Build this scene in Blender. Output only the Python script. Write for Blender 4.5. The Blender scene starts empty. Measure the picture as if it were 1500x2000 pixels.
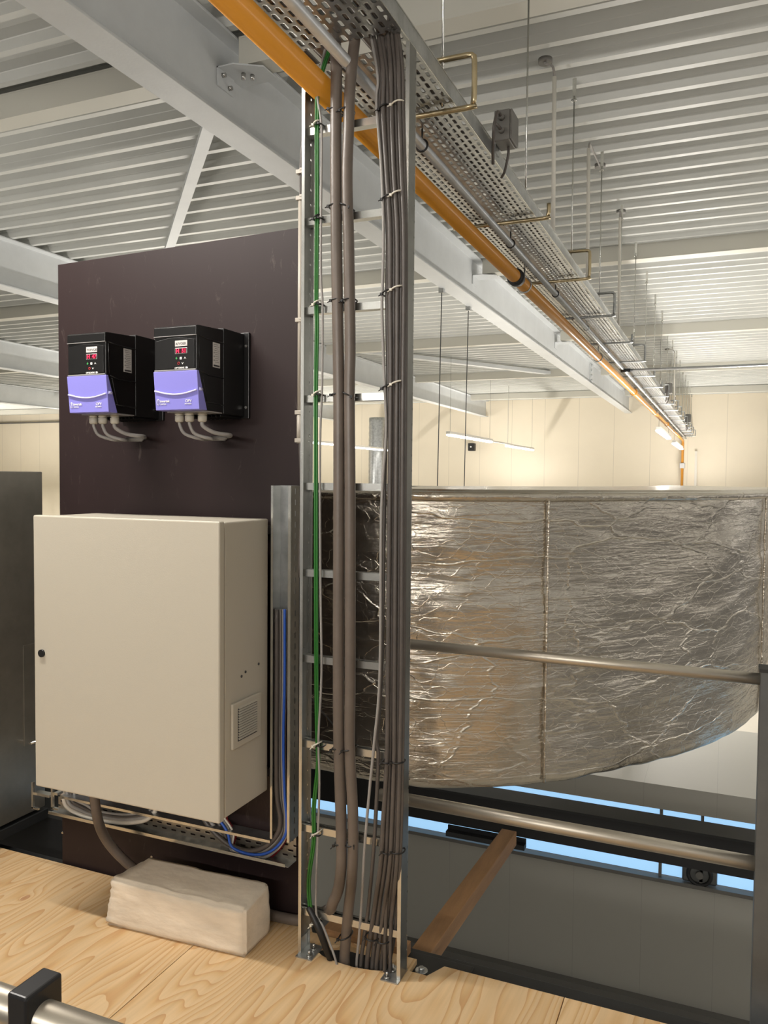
import bpy, bmesh, math, random
from mathutils import Vector, Matrix, noise
from mathutils.geometry import tessellate_polygon
random.seed(7)
PI = math.pi
SC = bpy.context.scene
COL = SC.collection

# ------------------------------------------------------------------ camera
F = 1570.0
def _n(v): return Vector(v).normalized()
AY = _n((667, 60, -F))
_x = Vector((3700, -100, F))
AX = (_x - AY*_x.dot(AY)).normalized()
AZ = AX.cross(AY)
ROT = Matrix((AX, AY, AZ))                       # camera axes -> world axes
CAM = Vector((0, 0, 1.65))
cd = bpy.data.cameras.new('camera'); cam = bpy.data.objects.new('camera', cd); COL.objects.link(cam)
cd.sensor_fit = 'VERTICAL'; cd.sensor_height = 24; cd.lens = 24*F/2000; cd.clip_start = .02; cd.clip_end = 200
cam.matrix_world = Matrix.Translation(CAM) @ ROT.to_4x4()
SC.camera = cam

# ------------------------------------------------------------------ light
SC.view_settings.view_transform = 'Standard'; SC.view_settings.look = 'None'
SC.view_settings.gamma = 1; SC.view_settings.use_curve_mapping = False
SC.view_settings.exposure = 0.0
w = bpy.data.worlds.new('hall_light'); SC.world = w; w.use_nodes = True
nt = w.node_tree; nt.nodes.clear()
wo = nt.nodes.new('ShaderNodeOutputWorld'); bg = nt.nodes.new('ShaderNodeBackground')
tc = nt.nodes.new('ShaderNodeTexCoord'); sx = nt.nodes.new('ShaderNodeSeparateXYZ'); cr = nt.nodes.new('ShaderNodeValToRGB')
mp = nt.nodes.new('ShaderNodeMapRange'); mp.inputs[1].default_value = -1; mp.inputs[2].default_value = 1
nt.links.new(tc.outputs['Generated'], sx.inputs[0]); nt.links.new(sx.outputs[2], mp.inputs[0])
nt.links.new(mp.outputs[0], cr.inputs[0]); nt.links.new(cr.outputs[0], bg.inputs[0]); nt.links.new(bg.outputs[0], wo.inputs[0])
e = cr.color_ramp.elements
e[0].position = 0; e[0].color = (.34, .33, .32, 1)
e[1].position = 1; e[1].color = (.30, .30, .30, 1)
for p, c in ((.42, (.22, .21, .20, 1)), (.50, (.60, .57, .52, 1)), (.60, (.62, .60, .56, 1)), (.72, (.32, .32, .32, 1))):
    k = e.new(p); k.color = c
bg.inputs[1].default_value = .62

LAMPC = (1.0, .95, .88)
def area(name, loc, sx_, sy_, power, parent=None, col=LAMPC):
    d = bpy.data.lights.new(name, 'AREA'); d.shape = 'RECTANGLE'; d.size = sx_; d.size_y = sy_; d.energy = power; d.color = col
    o = bpy.data.objects.new(name, d); COL.objects.link(o); o.location = loc
    if parent: o.parent = parent
    return o

KEY = 82
FRONT_FILL = 145  # unseen wide light added to brighten surfaces facing the camera
FILL_LAMPS = [  # x, y0, y1, z, down W, up W; unseen lamps added to brighten hall and deck
 (1.6, -3.6, -.4, 1.6, 15, 60, 'added fill lamp hung low behind the camera'),
 (4.6, -2.5, 1.7, 1.4, 25, 90, 'added fill lamp hung right of the platform, near the camera'),
 (4.6, 3.0, 7.2, 1.4, 40, 110, 'added fill lamp hung right of the platform, second along the row'),
 (4.6, 9.0, 13.2, 1.4, 80, 150, 'added fill lamp hung right of the view, third along the row'),
 (4.6, 16.0, 20.2, 1.4, 120, 170, 'added fill lamp hung right of the view, fourth along the row'),
 (-.75, 9.4, 13.4, 1.2, 100, 150, 'added fill lamp hung behind the foil duct'),
 (-.75, 15.0, 19.2, 1.2, 120, 160, 'added fill lamp hung farther behind the foil duct'),
 (-.75, 22.0, 26.2, 1.2, 110, 170, 'added fill lamp hung behind the foil duct, towards the far wall'),
 (-6.6, 8.2, 11.2, 1.2, 100, 130, 'added fill lamp in the bay behind the brown board'),
 (-12.8, 14.0, 18.2, 1.2, 100, 220, 'added fill lamp two bays behind the brown board'),
 (-12.8, 21.0, 25.2, 1.2, 130, 200, 'added fill lamp behind the board near the far wall'),
 (-20, 21.0, 25.2, 1.2, 420, 420, 'added fill lamp three bays behind the brown board'),
 (-28, 18.0, 24.0, 1.2, 500, 500, 'added fill lamp far left, near the end wall'),
 (-6.8, 22.0, 26.2, 1.0, 100, 170, 'added fill lamp low behind the foil duct, left of the ladder'),
 (-7.0, 1.0, 4.5, 1.2, 40, 75, 'added fill lamp left of the view behind the metal duct'),
]
# ------------------------------------------------------------------ helpers
def hit(px, py, ax, val):
    d = ROT @ Vector((px-750, 1000-py, -F)); t = (val-CAM[ax])/d[ax]
    return CAM + d*t
def srgb(r, g, b):
    f = lambda c: (c/255/12.92) if c/255 <= .04045 else ((c/255+.055)/1.055)**2.4
    return (f(r), f(g), f(b), 1)

class MB:
    def __init__(s): s.v = []; s.f = []; s.sm = []
    def add(s, vs, fs, smooth=False):
        o = len(s.v); s.v += [Vector(p) for p in vs]; s.f += [tuple(i+o for i in f) for f in fs]; s.sm += [smooth]*len(fs); return s
    def box(s, x0, y0, z0, x1, y1, z1):
        if x0 > x1: x0, x1 = x1, x0
        if y0 > y1: y0, y1 = y1, y0
        if z0 > z1: z0, z1 = z1, z0
        return s.add([(x0,y0,z0),(x1,y0,z0),(x1,y1,z0),(x0,y1,z0),(x0,y0,z1),(x1,y0,z1),(x1,y1,z1),(x0,y1,z1)],
                     [(0,3,2,1),(4,5,6,7),(0,1,5,4),(1,2,6,5),(2,3,7,6),(3,0,4,7)])
    def prism(s, pts, axis, a, b, holes=()):
        """polygon in the two other axes, extruded along axis from a to b"""
        def P(q, t):
            if axis == 0: return (t, q[0], q[1])
            if axis == 1: return (q[0], t, q[1])
            return (q[0], q[1], t)
        loops = [list(pts)] + [list(h) for h in holes]
        tri = tessellate_polygon([[Vector((q[0], q[1], 0)) for q in l] for l in loops])
        flat = [q for l in loops for q in l]; n = len(flat)
        vs = [P(q, a) for q in flat] + [P(q, b) for q in flat]
        fs = [tuple(t) for t in tri] + [tuple(i+n for i in reversed(t)) for t in tri]
        o = 0
        for l in loops:
            m = len(l)
            for i in range(m): fs.append((o+i, o+(i+1) % m, o+(i+1) % m+n, o+i+n))
            o += m
        return s.add(vs, fs)
    def tube(s, path, r, seg=10, cap=True, flat=None, smooth=True):
        P = [Vector(p) for p in path]; n = len(P); rr = r if isinstance(r, (list, tuple)) else [r]*n
        T = []
        for i in range(n):
            a = P[max(0, i-1)]; b = P[min(n-1, i+1)]; T.append((b-a).normalized())
        up = Vector((0, 0, 1)) if abs(T[0].z) < .9 else Vector((0, 1, 0))
        N = (up - T[0]*up.dot(T[0])).normalized(); vs = []
        for i in range(n):
            N = (N - T[i]*N.dot(T[i])).normalized(); B = T[i].cross(N)
            for k in range(seg):
                a = 2*PI*k/seg; vs.append(P[i] + (N*math.cos(a) + B*math.sin(a)*(flat or 1))*rr[i])
        fs = []
        for i in range(n-1):
            for k in range(seg): fs.append((i*seg+k, i*seg+(k+1) % seg, (i+1)*seg+(k+1) % seg, (i+1)*seg+k))
        s.add(vs, fs, smooth)
        if cap:
            s.f.append(tuple(len(s.v)-len(vs)+k for k in reversed(range(seg)))); s.sm.append(False)
            s.f.append(tuple(len(s.v)-seg+k for k in range(seg))); s.sm.append(False)
        return s
    def cyl(s, a, b, r, seg=16): return s.tube([a, b], r, seg)
    def pipe(s, a, b, r, ri, seg=24):
        s.tube([a, b], r, seg, cap=False); s.tube([b, a], ri, seg, cap=False); return s
    def ring(s, c, ax, R, r, seg=24, k=6, a0=0, a1=2*PI, rx=None, ry=None, tilt=0):
        """torus-like band about axis"""
        pts = []
        full = abs(a1-a0-2*PI) < 1e-6
        for i in range(seg+1):
            a = a0+(a1-a0)*i/seg; u = (rx or R)*math.cos(a); v = (ry or R)*math.sin(a)
            if ax == 2: p = (c[0]+u, c[1]+v, c[2]+u*tilt)
            elif ax == 1: p = (c[0]+u, c[1], c[2]+v)
            else: p = (c[0], c[1]+u, c[2]+v)
            pts.append(p)
        return s.tube(pts, r, k, cap=not full)
    def sphere(s, c, r, u=12, v=8, sc=(1,1,1)):
        vs = [(c[0], c[1], c[2]+r*sc[2])]
        for i in range(1, v):
            for j in range(u):
                a = PI*i/v; b = 2*PI*j/u
                vs.append((c[0]+r*sc[0]*math.sin(a)*math.cos(b), c[1]+r*sc[1]*math.sin(a)*math.sin(b), c[2]+r*sc[2]*math.cos(a)))
        vs.append((c[0], c[1], c[2]-r*sc[2])); fs = []
        for j in range(u): fs.append((0, 1+j, 1+(j+1) % u))
        for i in range(v-2):
            for j in range(u): fs.append((1+i*u+j, 1+(i+1)*u+j, 1+(i+1)*u+(j+1) % u, 1+i*u+(j+1) % u))
        L = len(vs)-1
        for j in range(u): fs.append((L, 1+(v-2)*u+(j+1) % u, 1+(v-2)*u+j))
        return s.add(vs, fs, True)
    def xf(s, m):
        s.v = [m @ p for p in s.v]; return s

def obj(name, mb, mat, parent=None, bevel=0, seg=2, fixn=True):
    me = bpy.data.meshes.new(name)
    off = parent_world(parent) if parent else Vector((0, 0, 0))
    me.from_pydata([p-off for p in mb.v], [], mb.f)
    bm = bmesh.new(); bm.from_mesh(me)
    if fixn: bmesh.ops.recalc_face_normals(bm, faces=bm.faces)
    bm.to_mesh(me); bm.free()
    for p, sm in zip(me.polygons, mb.sm): p.use_smooth = sm
    me.materials.append(mat)
    o = bpy.data.objects.new(name, me); COL.objects.link(o)
    if parent: o.parent = parent
    if bevel:
        b = o.modifiers.new('bevel', 'BEVEL'); b.width = bevel; b.segments = seg; b.limit_method = 'ANGLE'; b.angle_limit = math.radians(40)
    return o
def parent_world(p):
    l = Vector(p.location)
    while p.parent: p = p.parent; l += p.location
    return l
def tag(o, label=None, cat=None, group=None, kind=None):
    if label: o['label'] = label
    if cat: o['category'] = cat
    if group: o['group'] = group
    if kind: o['kind'] = kind
    return o
def thing(name, loc, label, cat, group=None):
    o = bpy.data.objects.new(name, None); COL.objects.link(o); o.location = loc; o.empty_display_size = .05
    return tag(o, label, cat, group)
def single(name, mb, mat, label, cat, group=None, bevel=0, seg=2):
    return tag(obj(name, mb, mat, None, bevel, seg), label, cat, group)
def struct(name, mb, mat, label=None, parent=None):
    o = obj(name, mb, mat, parent); o['kind'] = 'structure'
    if label: o['label'] = label
    return o
def copy_tree(o, parent=None):
    kids = [c for c in bpy.data.objects if c.parent == o]
    c = o.copy(); COL.objects.link(c); c.parent = parent
    for k in kids: copy_tree(k, c)
    return c
def smooth_path(pts, n=6):
    P = [Vector(p) for p in pts]; out = []
    for i in range(len(P)-1):
        p0 = P[max(0, i-1)]; p1 = P[i]; p2 = P[i+1]; p3 = P[min(len(P)-1, i+2)]
        for k in range(n):
            t = k/n
            out.append(.5*((2*p1) + (p2-p0)*t + (2*p0-5*p1+4*p2-p3)*t*t + (-p0+3*p1-3*p2+p3)*t**3))
    out.append(P[-1]); return out

# ------------------------------------------------------------------ materials
def mat(name, col, rough=.5, metal=0, bump=0, bscale=30, var=0, vscale=6, stretch=(1,1,1), rvar=0, emit=None, estr=0, spec=None, coat=0, var2=None):
    m = bpy.data.materials.new(name); m.use_nodes = True; t = m.node_tree; N = t.nodes; L = t.links
    b = N['Principled BSDF']; b.inputs['Base Color'].default_value = col; b.inputs['Roughness'].default_value = rough; b.inputs['Metallic'].default_value = metal
    if spec is not None: b.inputs['Specular IOR Level'].default_value = spec
    if coat: b.inputs['Coat Weight'].default_value = coat; b.inputs['Coat Roughness'].default_value = .15
    if emit: b.inputs['Emission Color'].default_value = emit; b.inputs['Emission Strength'].default_value = estr
    if bump or var or rvar:
        c = N.new('ShaderNodeTexCoord'); mp = N.new('ShaderNodeMapping'); mp.inputs['Scale'].default_value = stretch
        L.new(c.outputs['Object'], mp.inputs[0])
    if var:
        n = N.new('ShaderNodeTexNoise'); n.inputs['Scale'].default_value = vscale; n.inputs['Detail'].default_value = 6; n.inputs['Roughness'].default_value = .65
        L.new(mp.outputs[0], n.inputs[0]); r = N.new('ShaderNodeValToRGB')
        d = var2 or tuple(max(0, x*(1-var)) for x in col[:3])+(1,); u = tuple(min(1, x*(1+var)) for x in col[:3])+(1,)
        r.color_ramp.elements[0].color = d; r.color_ramp.elements[1].color = u
        r.color_ramp.elements[0].position = .32; r.color_ramp.elements[1].position = .7
        L.new(n.outputs[0], r.inputs[0]); L.new(r.outputs[0], b.inputs['Base Color'])
    if rvar:
        n = N.new('ShaderNodeTexNoise'); n.inputs['Scale'].default_value = vscale*1.7; n.inputs['Detail'].default_value = 4
        L.new(mp.outputs[0], n.inputs[0]); r = N.new('ShaderNodeMapRange'); r.inputs[3].default_value = max(.03, rough-rvar); r.inputs[4].default_value = min(1, rough+rvar)
        L.new(n.outputs[0], r.inputs[0]); L.new(r.outputs[0], b.inputs['Roughness'])
    if bump:
        n = N.new('ShaderNodeTexNoise'); n.inputs['Scale'].default_value = bscale; n.inputs['Detail'].default_value = 5
        L.new(mp.outputs[0], n.inputs[0]); q = N.new('ShaderNodeBump'); q.inputs['Strength'].default_value = bump; q.inputs['Distance'].default_value = .01
        L.new(n.outputs[0], q.inputs['Height']); L.new(q.outputs[0], b.inputs['Normal'])
    return m

def math_node(t, op, a, b=None, c=None):
    n = t.nodes.new('ShaderNodeMath'); n.operation = op
    for i, v in enumerate((a, b, c)):
        if v is None: continue
        if isinstance(v, (int, float)): n.inputs[i].default_value = v
        else: t.links.new(v, n.inputs[i])
    return n.outputs[0]

def slotted(name, col, ua, va, pu, pv, lu, lv, rough=.35, metal=.9, stagger=.5, rim=True, offu=0, vmax=None, vmin=None):
    """sheet metal pierced with oblong slots: ua is the axis across, va the slot axis; pitch pu, pv; slot half sizes lu, lv"""
    m = mat(name, col, rough, metal, var=.18, vscale=9, rvar=.1); t = m.node_tree; N = t.nodes; L = t.links; b = N['Principled BSDF']
    c = N.new('ShaderNodeTexCoord'); s = N.new('ShaderNodeSeparateXYZ'); L.new(c.outputs['Object'], s.inputs[0])
    U = math_node(t, 'ADD', s.outputs[ua], offu); V = s.outputs[va]
    cu = math_node(t, 'DIVIDE', U, pu); row = math_node(t, 'FLOOR', cu)
    fu = math_node(t, 'MULTIPLY', math_node(t, 'SUBTRACT', math_node(t, 'SUBTRACT', cu, row), .5), pu)
    sh = math_node(t, 'MULTIPLY', row, stagger)
    cv = math_node(t, 'ADD', math_node(t, 'DIVIDE', V, pv), sh)
    fv = math_node(t, 'MULTIPLY', math_node(t, 'SUBTRACT', math_node(t, 'FRACT', cv), .5), pv)
    av = math_node(t, 'MAXIMUM', math_node(t, 'SUBTRACT', math_node(t, 'ABSOLUTE', fv), lv-lu), 0)
    d = math_node(t, 'SQRT', math_node(t, 'ADD', math_node(t, 'MULTIPLY', fu, fu), math_node(t, 'MULTIPLY', av, av)))
    hole = math_node(t, 'LESS_THAN', d, lu)
    if rim:
        h = math_node(t, 'SMOOTH_MAX', math_node(t, 'SUBTRACT', d, lu), 0, .001)
        hh = math_node(t, 'MINIMUM', h, lu*.55)
        q = N.new('ShaderNodeBump'); q.inputs['Strength'].default_value = .45; q.inputs['Distance'].default_value = .5
        L.new(hh, q.inputs['Height']); L.new(q.outputs[0], b.inputs['Normal'])
    tr = N.new('ShaderNodeBsdfTransparent'); mx = N.new('ShaderNodeMixShader'); out = N['Material Output']
    L.new(hole, mx.inputs[0]); L.new(b.outputs[0], mx.inputs[1]); L.new(tr.outputs[0], mx.inputs[2]); L.new(mx.outputs[0], out.inputs[0])
    return m

M = {}
M['deck'] = mat('painted_roof_deck', srgb(196, 197, 193), .42, 0, var=.05, vscale=1.2)
M['beam'] = mat('pale_beam_paint', srgb(198, 201, 202), .45, 0, var=.05, vscale=2.5, bump=.08, bscale=60)
M['purlin'] = mat('purlin_paint', srgb(196, 194, 184), .5)
M['zinc'] = mat('galvanised_steel', srgb(172, 174, 174), .33, .9, var=.22, vscale=14, rvar=.1)
M['zinc_bright'] = mat('bright_zinc', srgb(205, 205, 200), .25, .95, var=.1, vscale=12)
M['zinc_warm'] = mat('yellow_passivated_zinc', srgb(196, 180, 146), .3, .95, var=.15, vscale=10)
M['conduit'] = mat('steel_conduit', srgb(182, 184, 185), .34, .7, var=.12, vscale=8)
M['rail'] = mat('galvanised_handrail_tube', srgb(190, 182, 168), .38, .85, var=.18, vscale=7, rvar=.12, stretch=(.4, 3, 3))
M['yellow'] = mat('ochre_gas_pipe_paint', srgb(192, 130, 38), .3, 0, var=.04, vscale=3, coat=.3)
M['black_cable'] = mat('dark_grey_cable_sheath', srgb(80, 74, 70), .40, 0, var=.12, vscale=20, bump=.05, bscale=80)
M['thick_cable'] = mat('brown_grey_cable_sheath', srgb(98, 88, 80), .38, 0, var=.14, vscale=8, bump=.08, bscale=40)
M['grey_cable'] = mat('grey_cable_sheath', srgb(142, 138, 134), .45)
M['white_cable'] = mat('pale_cable_sheath', srgb(205, 198, 186), .45)
M['blue_cable'] = mat('blue_cable_sheath', srgb(36, 84, 178), .4)
M['red_cable'] = mat('red_cable_sheath', srgb(140, 24, 30), .4)
M['green_cable'] = mat('green_earth_wire', srgb(32, 98, 32), .4)
M['black'] = mat('black_plastic', srgb(24, 23, 24), .35)
M['black_tie'] = mat('black_nylon', srgb(20, 19, 19), .45)
M['white_tie'] = mat('natural_nylon', srgb(205, 200, 186), .4)
M['pvc'] = mat('beige_conduit_plastic', srgb(176, 168, 156), .45)
M['cab'] = mat('pebble_grey_powder_coat', srgb(184, 177, 162), .4, 0, bump=.05, bscale=300)
M['dark_steel'] = mat('dark_coated_steel', srgb(34, 35, 36), .5, .2, var=.2, vscale=5)
M['black_steel'] = mat('black_painted_steel', srgb(16, 16, 17), .6)
M['post'] = mat('grey_post_steel', srgb(96, 98, 98), .45, .5, var=.15, vscale=6)
M['sheet'] = mat('dark_galvanised_sheet', srgb(140, 136, 128), .33, .75, var=.25, vscale=1.8, rvar=.1)
M['plastic_grey'] = mat('grey_box_plastic', srgb(104, 102, 98), .5)
M['drive_black'] = mat('drive_black_plastic', srgb(15, 14, 14), .36, 0, var=.3, vscale=20)
M['drive_fin'] = mat('drive_black_metal', srgb(10, 10, 10), .5)
M['purple'] = mat('lavender_cover', srgb(138, 134, 216), .38)
M['purple_hi'] = mat('pale_lavender_rib', srgb(196, 194, 240), .35)
M['silver'] = mat('silver_trim', srgb(180, 178, 176), .35, .5)
M['paper'] = mat('label_paper', srgb(196, 192, 188), .6)
M['white'] = mat('white_print', srgb(232, 232, 230), .5)
M['ink'] = mat('dark_print', srgb(60, 58, 60), .6)
M['gland'] = mat('grey_nylon_gland', srgb(178, 172, 158), .45)
M['display_glass'] = mat('display_window', srgb(52, 6, 20), .25)
M['led'] = mat('red_display_digits', srgb(255, 40, 70), .4, emit=srgb(255, 35, 70), estr=2.2)
M['green_p'] = mat('green_print', srgb(60, 150, 80), .5)
M['red_p'] = mat('red_print', srgb(210, 50, 60), .5)
M['lamp'] = mat('lit_diffuser', (1, 1, 1, 1), .5, emit=(1, .97, .92, 1), estr=5)
M['lamp_body'] = mat('white_lamp_housing', srgb(225, 222, 215), .5)
M['speaker'] = mat('black_speaker', srgb(30, 29, 28), .6)
M['trunk'] = mat('pale_painted_metal', srgb(216, 212, 202), .5)
M['bolt'] = mat('bolt_steel', srgb(190, 188, 184), .25, .95)
M['rubber'] = mat('rubber_lining', srgb(28, 28, 28), .6)
M['pane'] = mat('daylit_window_pane', srgb(150, 185, 220), .2, emit=srgb(158, 205, 242), estr=.95)
M['tray'] = slotted('perforated_tray_steel', srgb(168, 170, 170), 0, 1, .0285, .052, .0062, .0175, rough=.3)
M['tray_h'] = slotted('perforated_small_tray_steel', srgb(180, 172, 158), 2, 0, .02, .046, .0035, .012, rough=.35)
M['tray_v'] = slotted('perforated_riser_tray_steel', srgb(128, 124, 116), 1, 2, .06, .04, .0032, .011, rough=.35, stagger=0, offu=0)
M['rail_perf'] = slotted('punched_ladder_steel', srgb(128, 128, 124), 1, 2, .06, .05, .0028, .0042, rough=.32, metal=.85, stagger=0, rim=False)

def far_wall_mat(name, base, joint, wdt, axis=0):
    m = mat(name, base, .6, 0, var=.03, vscale=.5); t = m.node_tree; b = t.nodes['Principled BSDF']
    src = b.inputs['Base Color'].links[0].from_socket
    c = t.nodes.new('ShaderNodeTexCoord'); s = t.nodes.new('ShaderNodeSeparateXYZ'); t.links.new(c.outputs['Object'], s.inputs[0])
    fr = math_node(t, 'FRACT', math_node(t, 'DIVIDE', s.outputs[axis], wdt)); g = math_node(t, 'LESS_THAN', fr, joint)
    mx = t.nodes.new('ShaderNodeMix'); mx.data_type = 'RGBA'; t.links.new(g, mx.inputs[0]); t.links.new(src, mx.inputs[6])
    mx.inputs[7].default_value = tuple(x*.8 for x in base[:3])+(1,); t.links.new(mx.outputs[2], b.inputs['Base Color'])
    return m
M['farwall'] = far_wall_mat('cream_sandwich_wall', srgb(232, 222, 202), .014, 1.15)
M['lowwall'] = far_wall_mat('grey_sandwich_wall', srgb(168, 166, 158), .006, .585)
M['floor'] = mat('lower_floor_screed', srgb(196, 190, 178), .6, var=.08, vscale=.8)

def ply_mat(name, seed, tint):
    m = bpy.data.materials.new(name); m.use_nodes = True; t = m.node_tree; N = t.nodes; L = t.links; b = N['Principled BSDF']
    c = N.new('ShaderNodeTexCoord'); mp = N.new('ShaderNodeMapping'); mp.inputs['Location'].default_value = (seed, seed*1.7, 0)
    mp.inputs['Rotation'].default_value = (0, 0, .12*math.sin(seed*3)); L.new(c.outputs['Object'], mp.inputs[0])
    st = N.new('ShaderNodeMapping'); st.inputs['Scale'].default_value = (1.0, .17, 1); L.new(mp.outputs[0], st.inputs[0])
    big = N.new('ShaderNodeTexNoise'); big.inputs['Scale'].default_value = 3.4; big.inputs['Detail'].default_value = 2; big.inputs['Roughness'].default_value = .45; L.new(st.outputs[0], big.inputs[0])
    # knots bend the grain round them
    vor = N.new('ShaderNodeTexVoronoi'); vor.inputs['Scale'].default_value = 3.3; vs_ = N.new('ShaderNodeMapping'); vs_.inputs['Scale'].default_value = (1.25, .75, 1)
    L.new(mp.outputs[0], vs_.inputs[0]); L.new(vs_.outputs[0], vor.inputs[0])
    kn = math_node(t, 'MULTIPLY', math_node(t, 'POWER', 2.718, math_node(t, 'MULTIPLY', vor.outputs['Distance'], -9)), 1.15)
    ph = math_node(t, 'ADD', math_node(t, 'MULTIPLY', big.outputs[0], 30), math_node(t, 'MULTIPLY', kn, 3.2))
    ring = math_node(t, 'FRACT', ph)
    tri = math_node(t, 'POWER', ring, 2.4)
    fine = N.new('ShaderNodeTexNoise'); fine.inputs['Scale'].default_value = 60; fine.inputs['Detail'].default_value = 4
    f2 = N.new('ShaderNodeMapping'); f2.inputs['Scale'].default_value = (1, .05, 1); L.new(mp.outputs[0], f2.inputs[0]); L.new(f2.outputs[0], fine.inputs[0])
    r = N.new('ShaderNodeValToRGB'); L.new(tri, r.inputs[0]); E_ = r.color_ramp.elements
    E_[0].color = srgb(*[min(255, x*tint) for x in (224, 192, 148)]); E_[1].color = srgb(*[min(255, x*tint) for x in (204, 160, 110)]); E_[1].position = .97
    k = E_.new(.55); k.color = srgb(*[min(255, x*tint) for x in (216, 178, 128)])
    hue = N.new('ShaderNodeMix'); hue.data_type = 'RGBA'; hue.blend_type = 'MULTIPLY'; hue.inputs[0].default_value = .35
    L.new(r.outputs[0], hue.inputs[6]); L.new(fine.outputs[0], hue.inputs[7])
    core = math_node(t, 'LESS_THAN', vor.outputs['Distance'], .055)
    rk = math_node(t, 'MULTIPLY', core, .55)
    mx = N.new('ShaderNodeMix'); mx.data_type = 'RGBA'; L.new(rk, mx.inputs[0]); L.new(hue.outputs[2], mx.inputs[6]); mx.inputs[7].default_value = srgb(150, 92, 58)
    L.new(mx.outputs[2], b.inputs['Base Color']); b.inputs['Roughness'].default_value = .52
    q = N.new('ShaderNodeBump'); q.inputs['Strength'].default_value = .12; q.inputs['Distance'].default_value = .004; L.new(tri, q.inputs['Height']); L.new(q.outputs[0], b.inputs['Normal'])
    return m
M['ply1'] = ply_mat('pine_plywood_left', 2.3, 1.0)
M['ply2'] = ply_mat('pine_plywood_mid', 5.1, 1.0)
M['ply3'] = ply_mat('pine_plywood_right', 8.7, 1.03)
M['timber'] = mat('rough_pine_timber', srgb(150, 112, 74), .65, 0, var=.25, vscale=5, stretch=(3, .4, 3), bump=.2, bscale=12)
M['edge_wood'] = mat('raw_wood_edge', srgb(198, 160, 112), .7, var=.15, vscale=20)

def board_mat():
    m = mat('brown_film_faced_board', srgb(40, 28, 28), .5, 0, spec=.3, var=.12, vscale=2, stretch=(1, 1, .25)); t = m.node_tree; N = t.nodes; L = t.links; b = N['Principled BSDF']
    base = b.inputs['Base Color'].links[0].from_socket
    c = N.new('ShaderNodeTexCoord'); mp = N.new('ShaderNodeMapping'); mp.inputs['Scale'].default_value = (9, 1, 3.2); mp.inputs['Location'].default_value = (.4, 0, 1.2); L.new(c.outputs['Object'], mp.inputs[0])
    n = N.new('ShaderNodeTexNoise'); n.inputs['Scale'].default_value = 2.2; n.inputs['Detail'].default_value = 8; n.inputs['Roughness'].default_value = .75; n.inputs['Distortion'].default_value = 1.5; L.new(mp.outputs[0], n.inputs[0])
    r = N.new('ShaderNodeMapRange'); r.inputs[1].default_value = .60; r.inputs[2].default_value = .78; r.inputs[4].default_value = .4; L.new(n.outputs[0], r.inputs[0])
    mx = N.new('ShaderNodeMix'); mx.data_type = 'RGBA'; L.new(r.outputs[0], mx.inputs[0]); L.new(base, mx.inputs[6]); mx.inputs[7].default_value = srgb(120, 108, 102)
    L.new(mx.outputs[2], b.inputs['Base Color'])
    return m
M['board'] = board_mat()

def foil_mat():
    m = bpy.data.materials.new('crumpled_aluminium_foil'); m.use_nodes = True; t = m.node_tree; N = t.nodes; L = t.links; b = N['Principled BSDF']
    b.inputs['Base Color'].default_value = srgb(206, 198, 184); b.inputs['Metallic'].default_value = .95; b.inputs['Roughness'].default_value = .24
    c = N.new('ShaderNodeTexCoord')
    def nz(sc, scale, det, dist=0, typ='FBM'):
        mp = N.new('ShaderNodeMapping'); mp.inputs['Scale'].default_value = sc; L.new(c.outputs['Object'], mp.inputs[0])
        n = N.new('ShaderNodeTexNoise'); n.noise_type = typ; n.inputs['Scale'].default_value = scale; n.inputs['Detail'].default_value = det; n.inputs['Distortion'].default_value = dist
        L.new(mp.outputs[0], n.inputs[0]); return n.outputs[0]
    a = nz((.3, .3, 2.2), 13, 6, .8); d = nz((1, 1, 1), 26, 4, 1.0); f = nz((.18, .18, 3), 30, 3, .6); pat = nz((1, 1, 1), 1.6, 3)
    def crease(sc, scale, wd):
        mp = N.new('ShaderNodeMapping'); mp.inputs['Scale'].default_value = sc; mp.inputs['Rotation'].default_value = (.35, .5, .2); L.new(c.outputs['Object'], mp.inputs[0])
        wr = N.new('ShaderNodeTexNoise'); wr.inputs['Scale'].default_value = 6; L.new(mp.outputs[0], wr.inputs[0])
        ad = N.new('ShaderNodeMix'); ad.data_type = 'VECTOR'; ad.inputs[0].default_value = .12; L.new(mp.outputs[0], ad.inputs[4]); L.new(wr.outputs[1], ad.inputs[5])
        v = N.new('ShaderNodeTexVoronoi'); v.feature = 'DISTANCE_TO_EDGE'; v.inputs['Scale'].default_value = scale; L.new(ad.outputs[1], v.inputs[0])
        return math_node(t, 'SUBTRACT', 1, math_node(t, 'MINIMUM', math_node(t, 'DIVIDE', v.outputs[0], wd), 1))
    c1 = crease((.6, .6, 1.9), 2.4, .016); c2 = crease((1.5, 1.5, 2.5), 8, .035)
    amp = math_node(t, 'POWER', math_node(t, 'MULTIPLY', pat, 1.5), 2.5)
    fine = math_node(t, 'ADD', math_node(t, 'MULTIPLY', a, .50), math_node(t, 'ADD', math_node(t, 'MULTIPLY', d, .16), math_node(t, 'MULTIPLY', f, .16)))
    h = math_node(t, 'ADD', math_node(t, 'MULTIPLY', fine, math_node(t, 'ADD', .35, amp)), math_node(t, 'ADD', math_node(t, 'MULTIPLY', c1, .17), math_node(t, 'MULTIPLY', c2, .045)))
    q = N.new('ShaderNodeBump'); q.inputs['Strength'].default_value = .4; q.inputs['Distance'].default_value = .03; L.new(h, q.inputs['Height']); L.new(q.outputs[0], b.inputs['Normal'])
    return m
M['foil'] = foil_mat()
def stone_mat():
    m = mat('pale_limestone', srgb(216, 202, 182), .85, 0, var=.12, vscale=7, bump=.35, bscale=22, stretch=(.6, 1, 1.6)); return m
M['stone'] = stone_mat()

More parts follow.
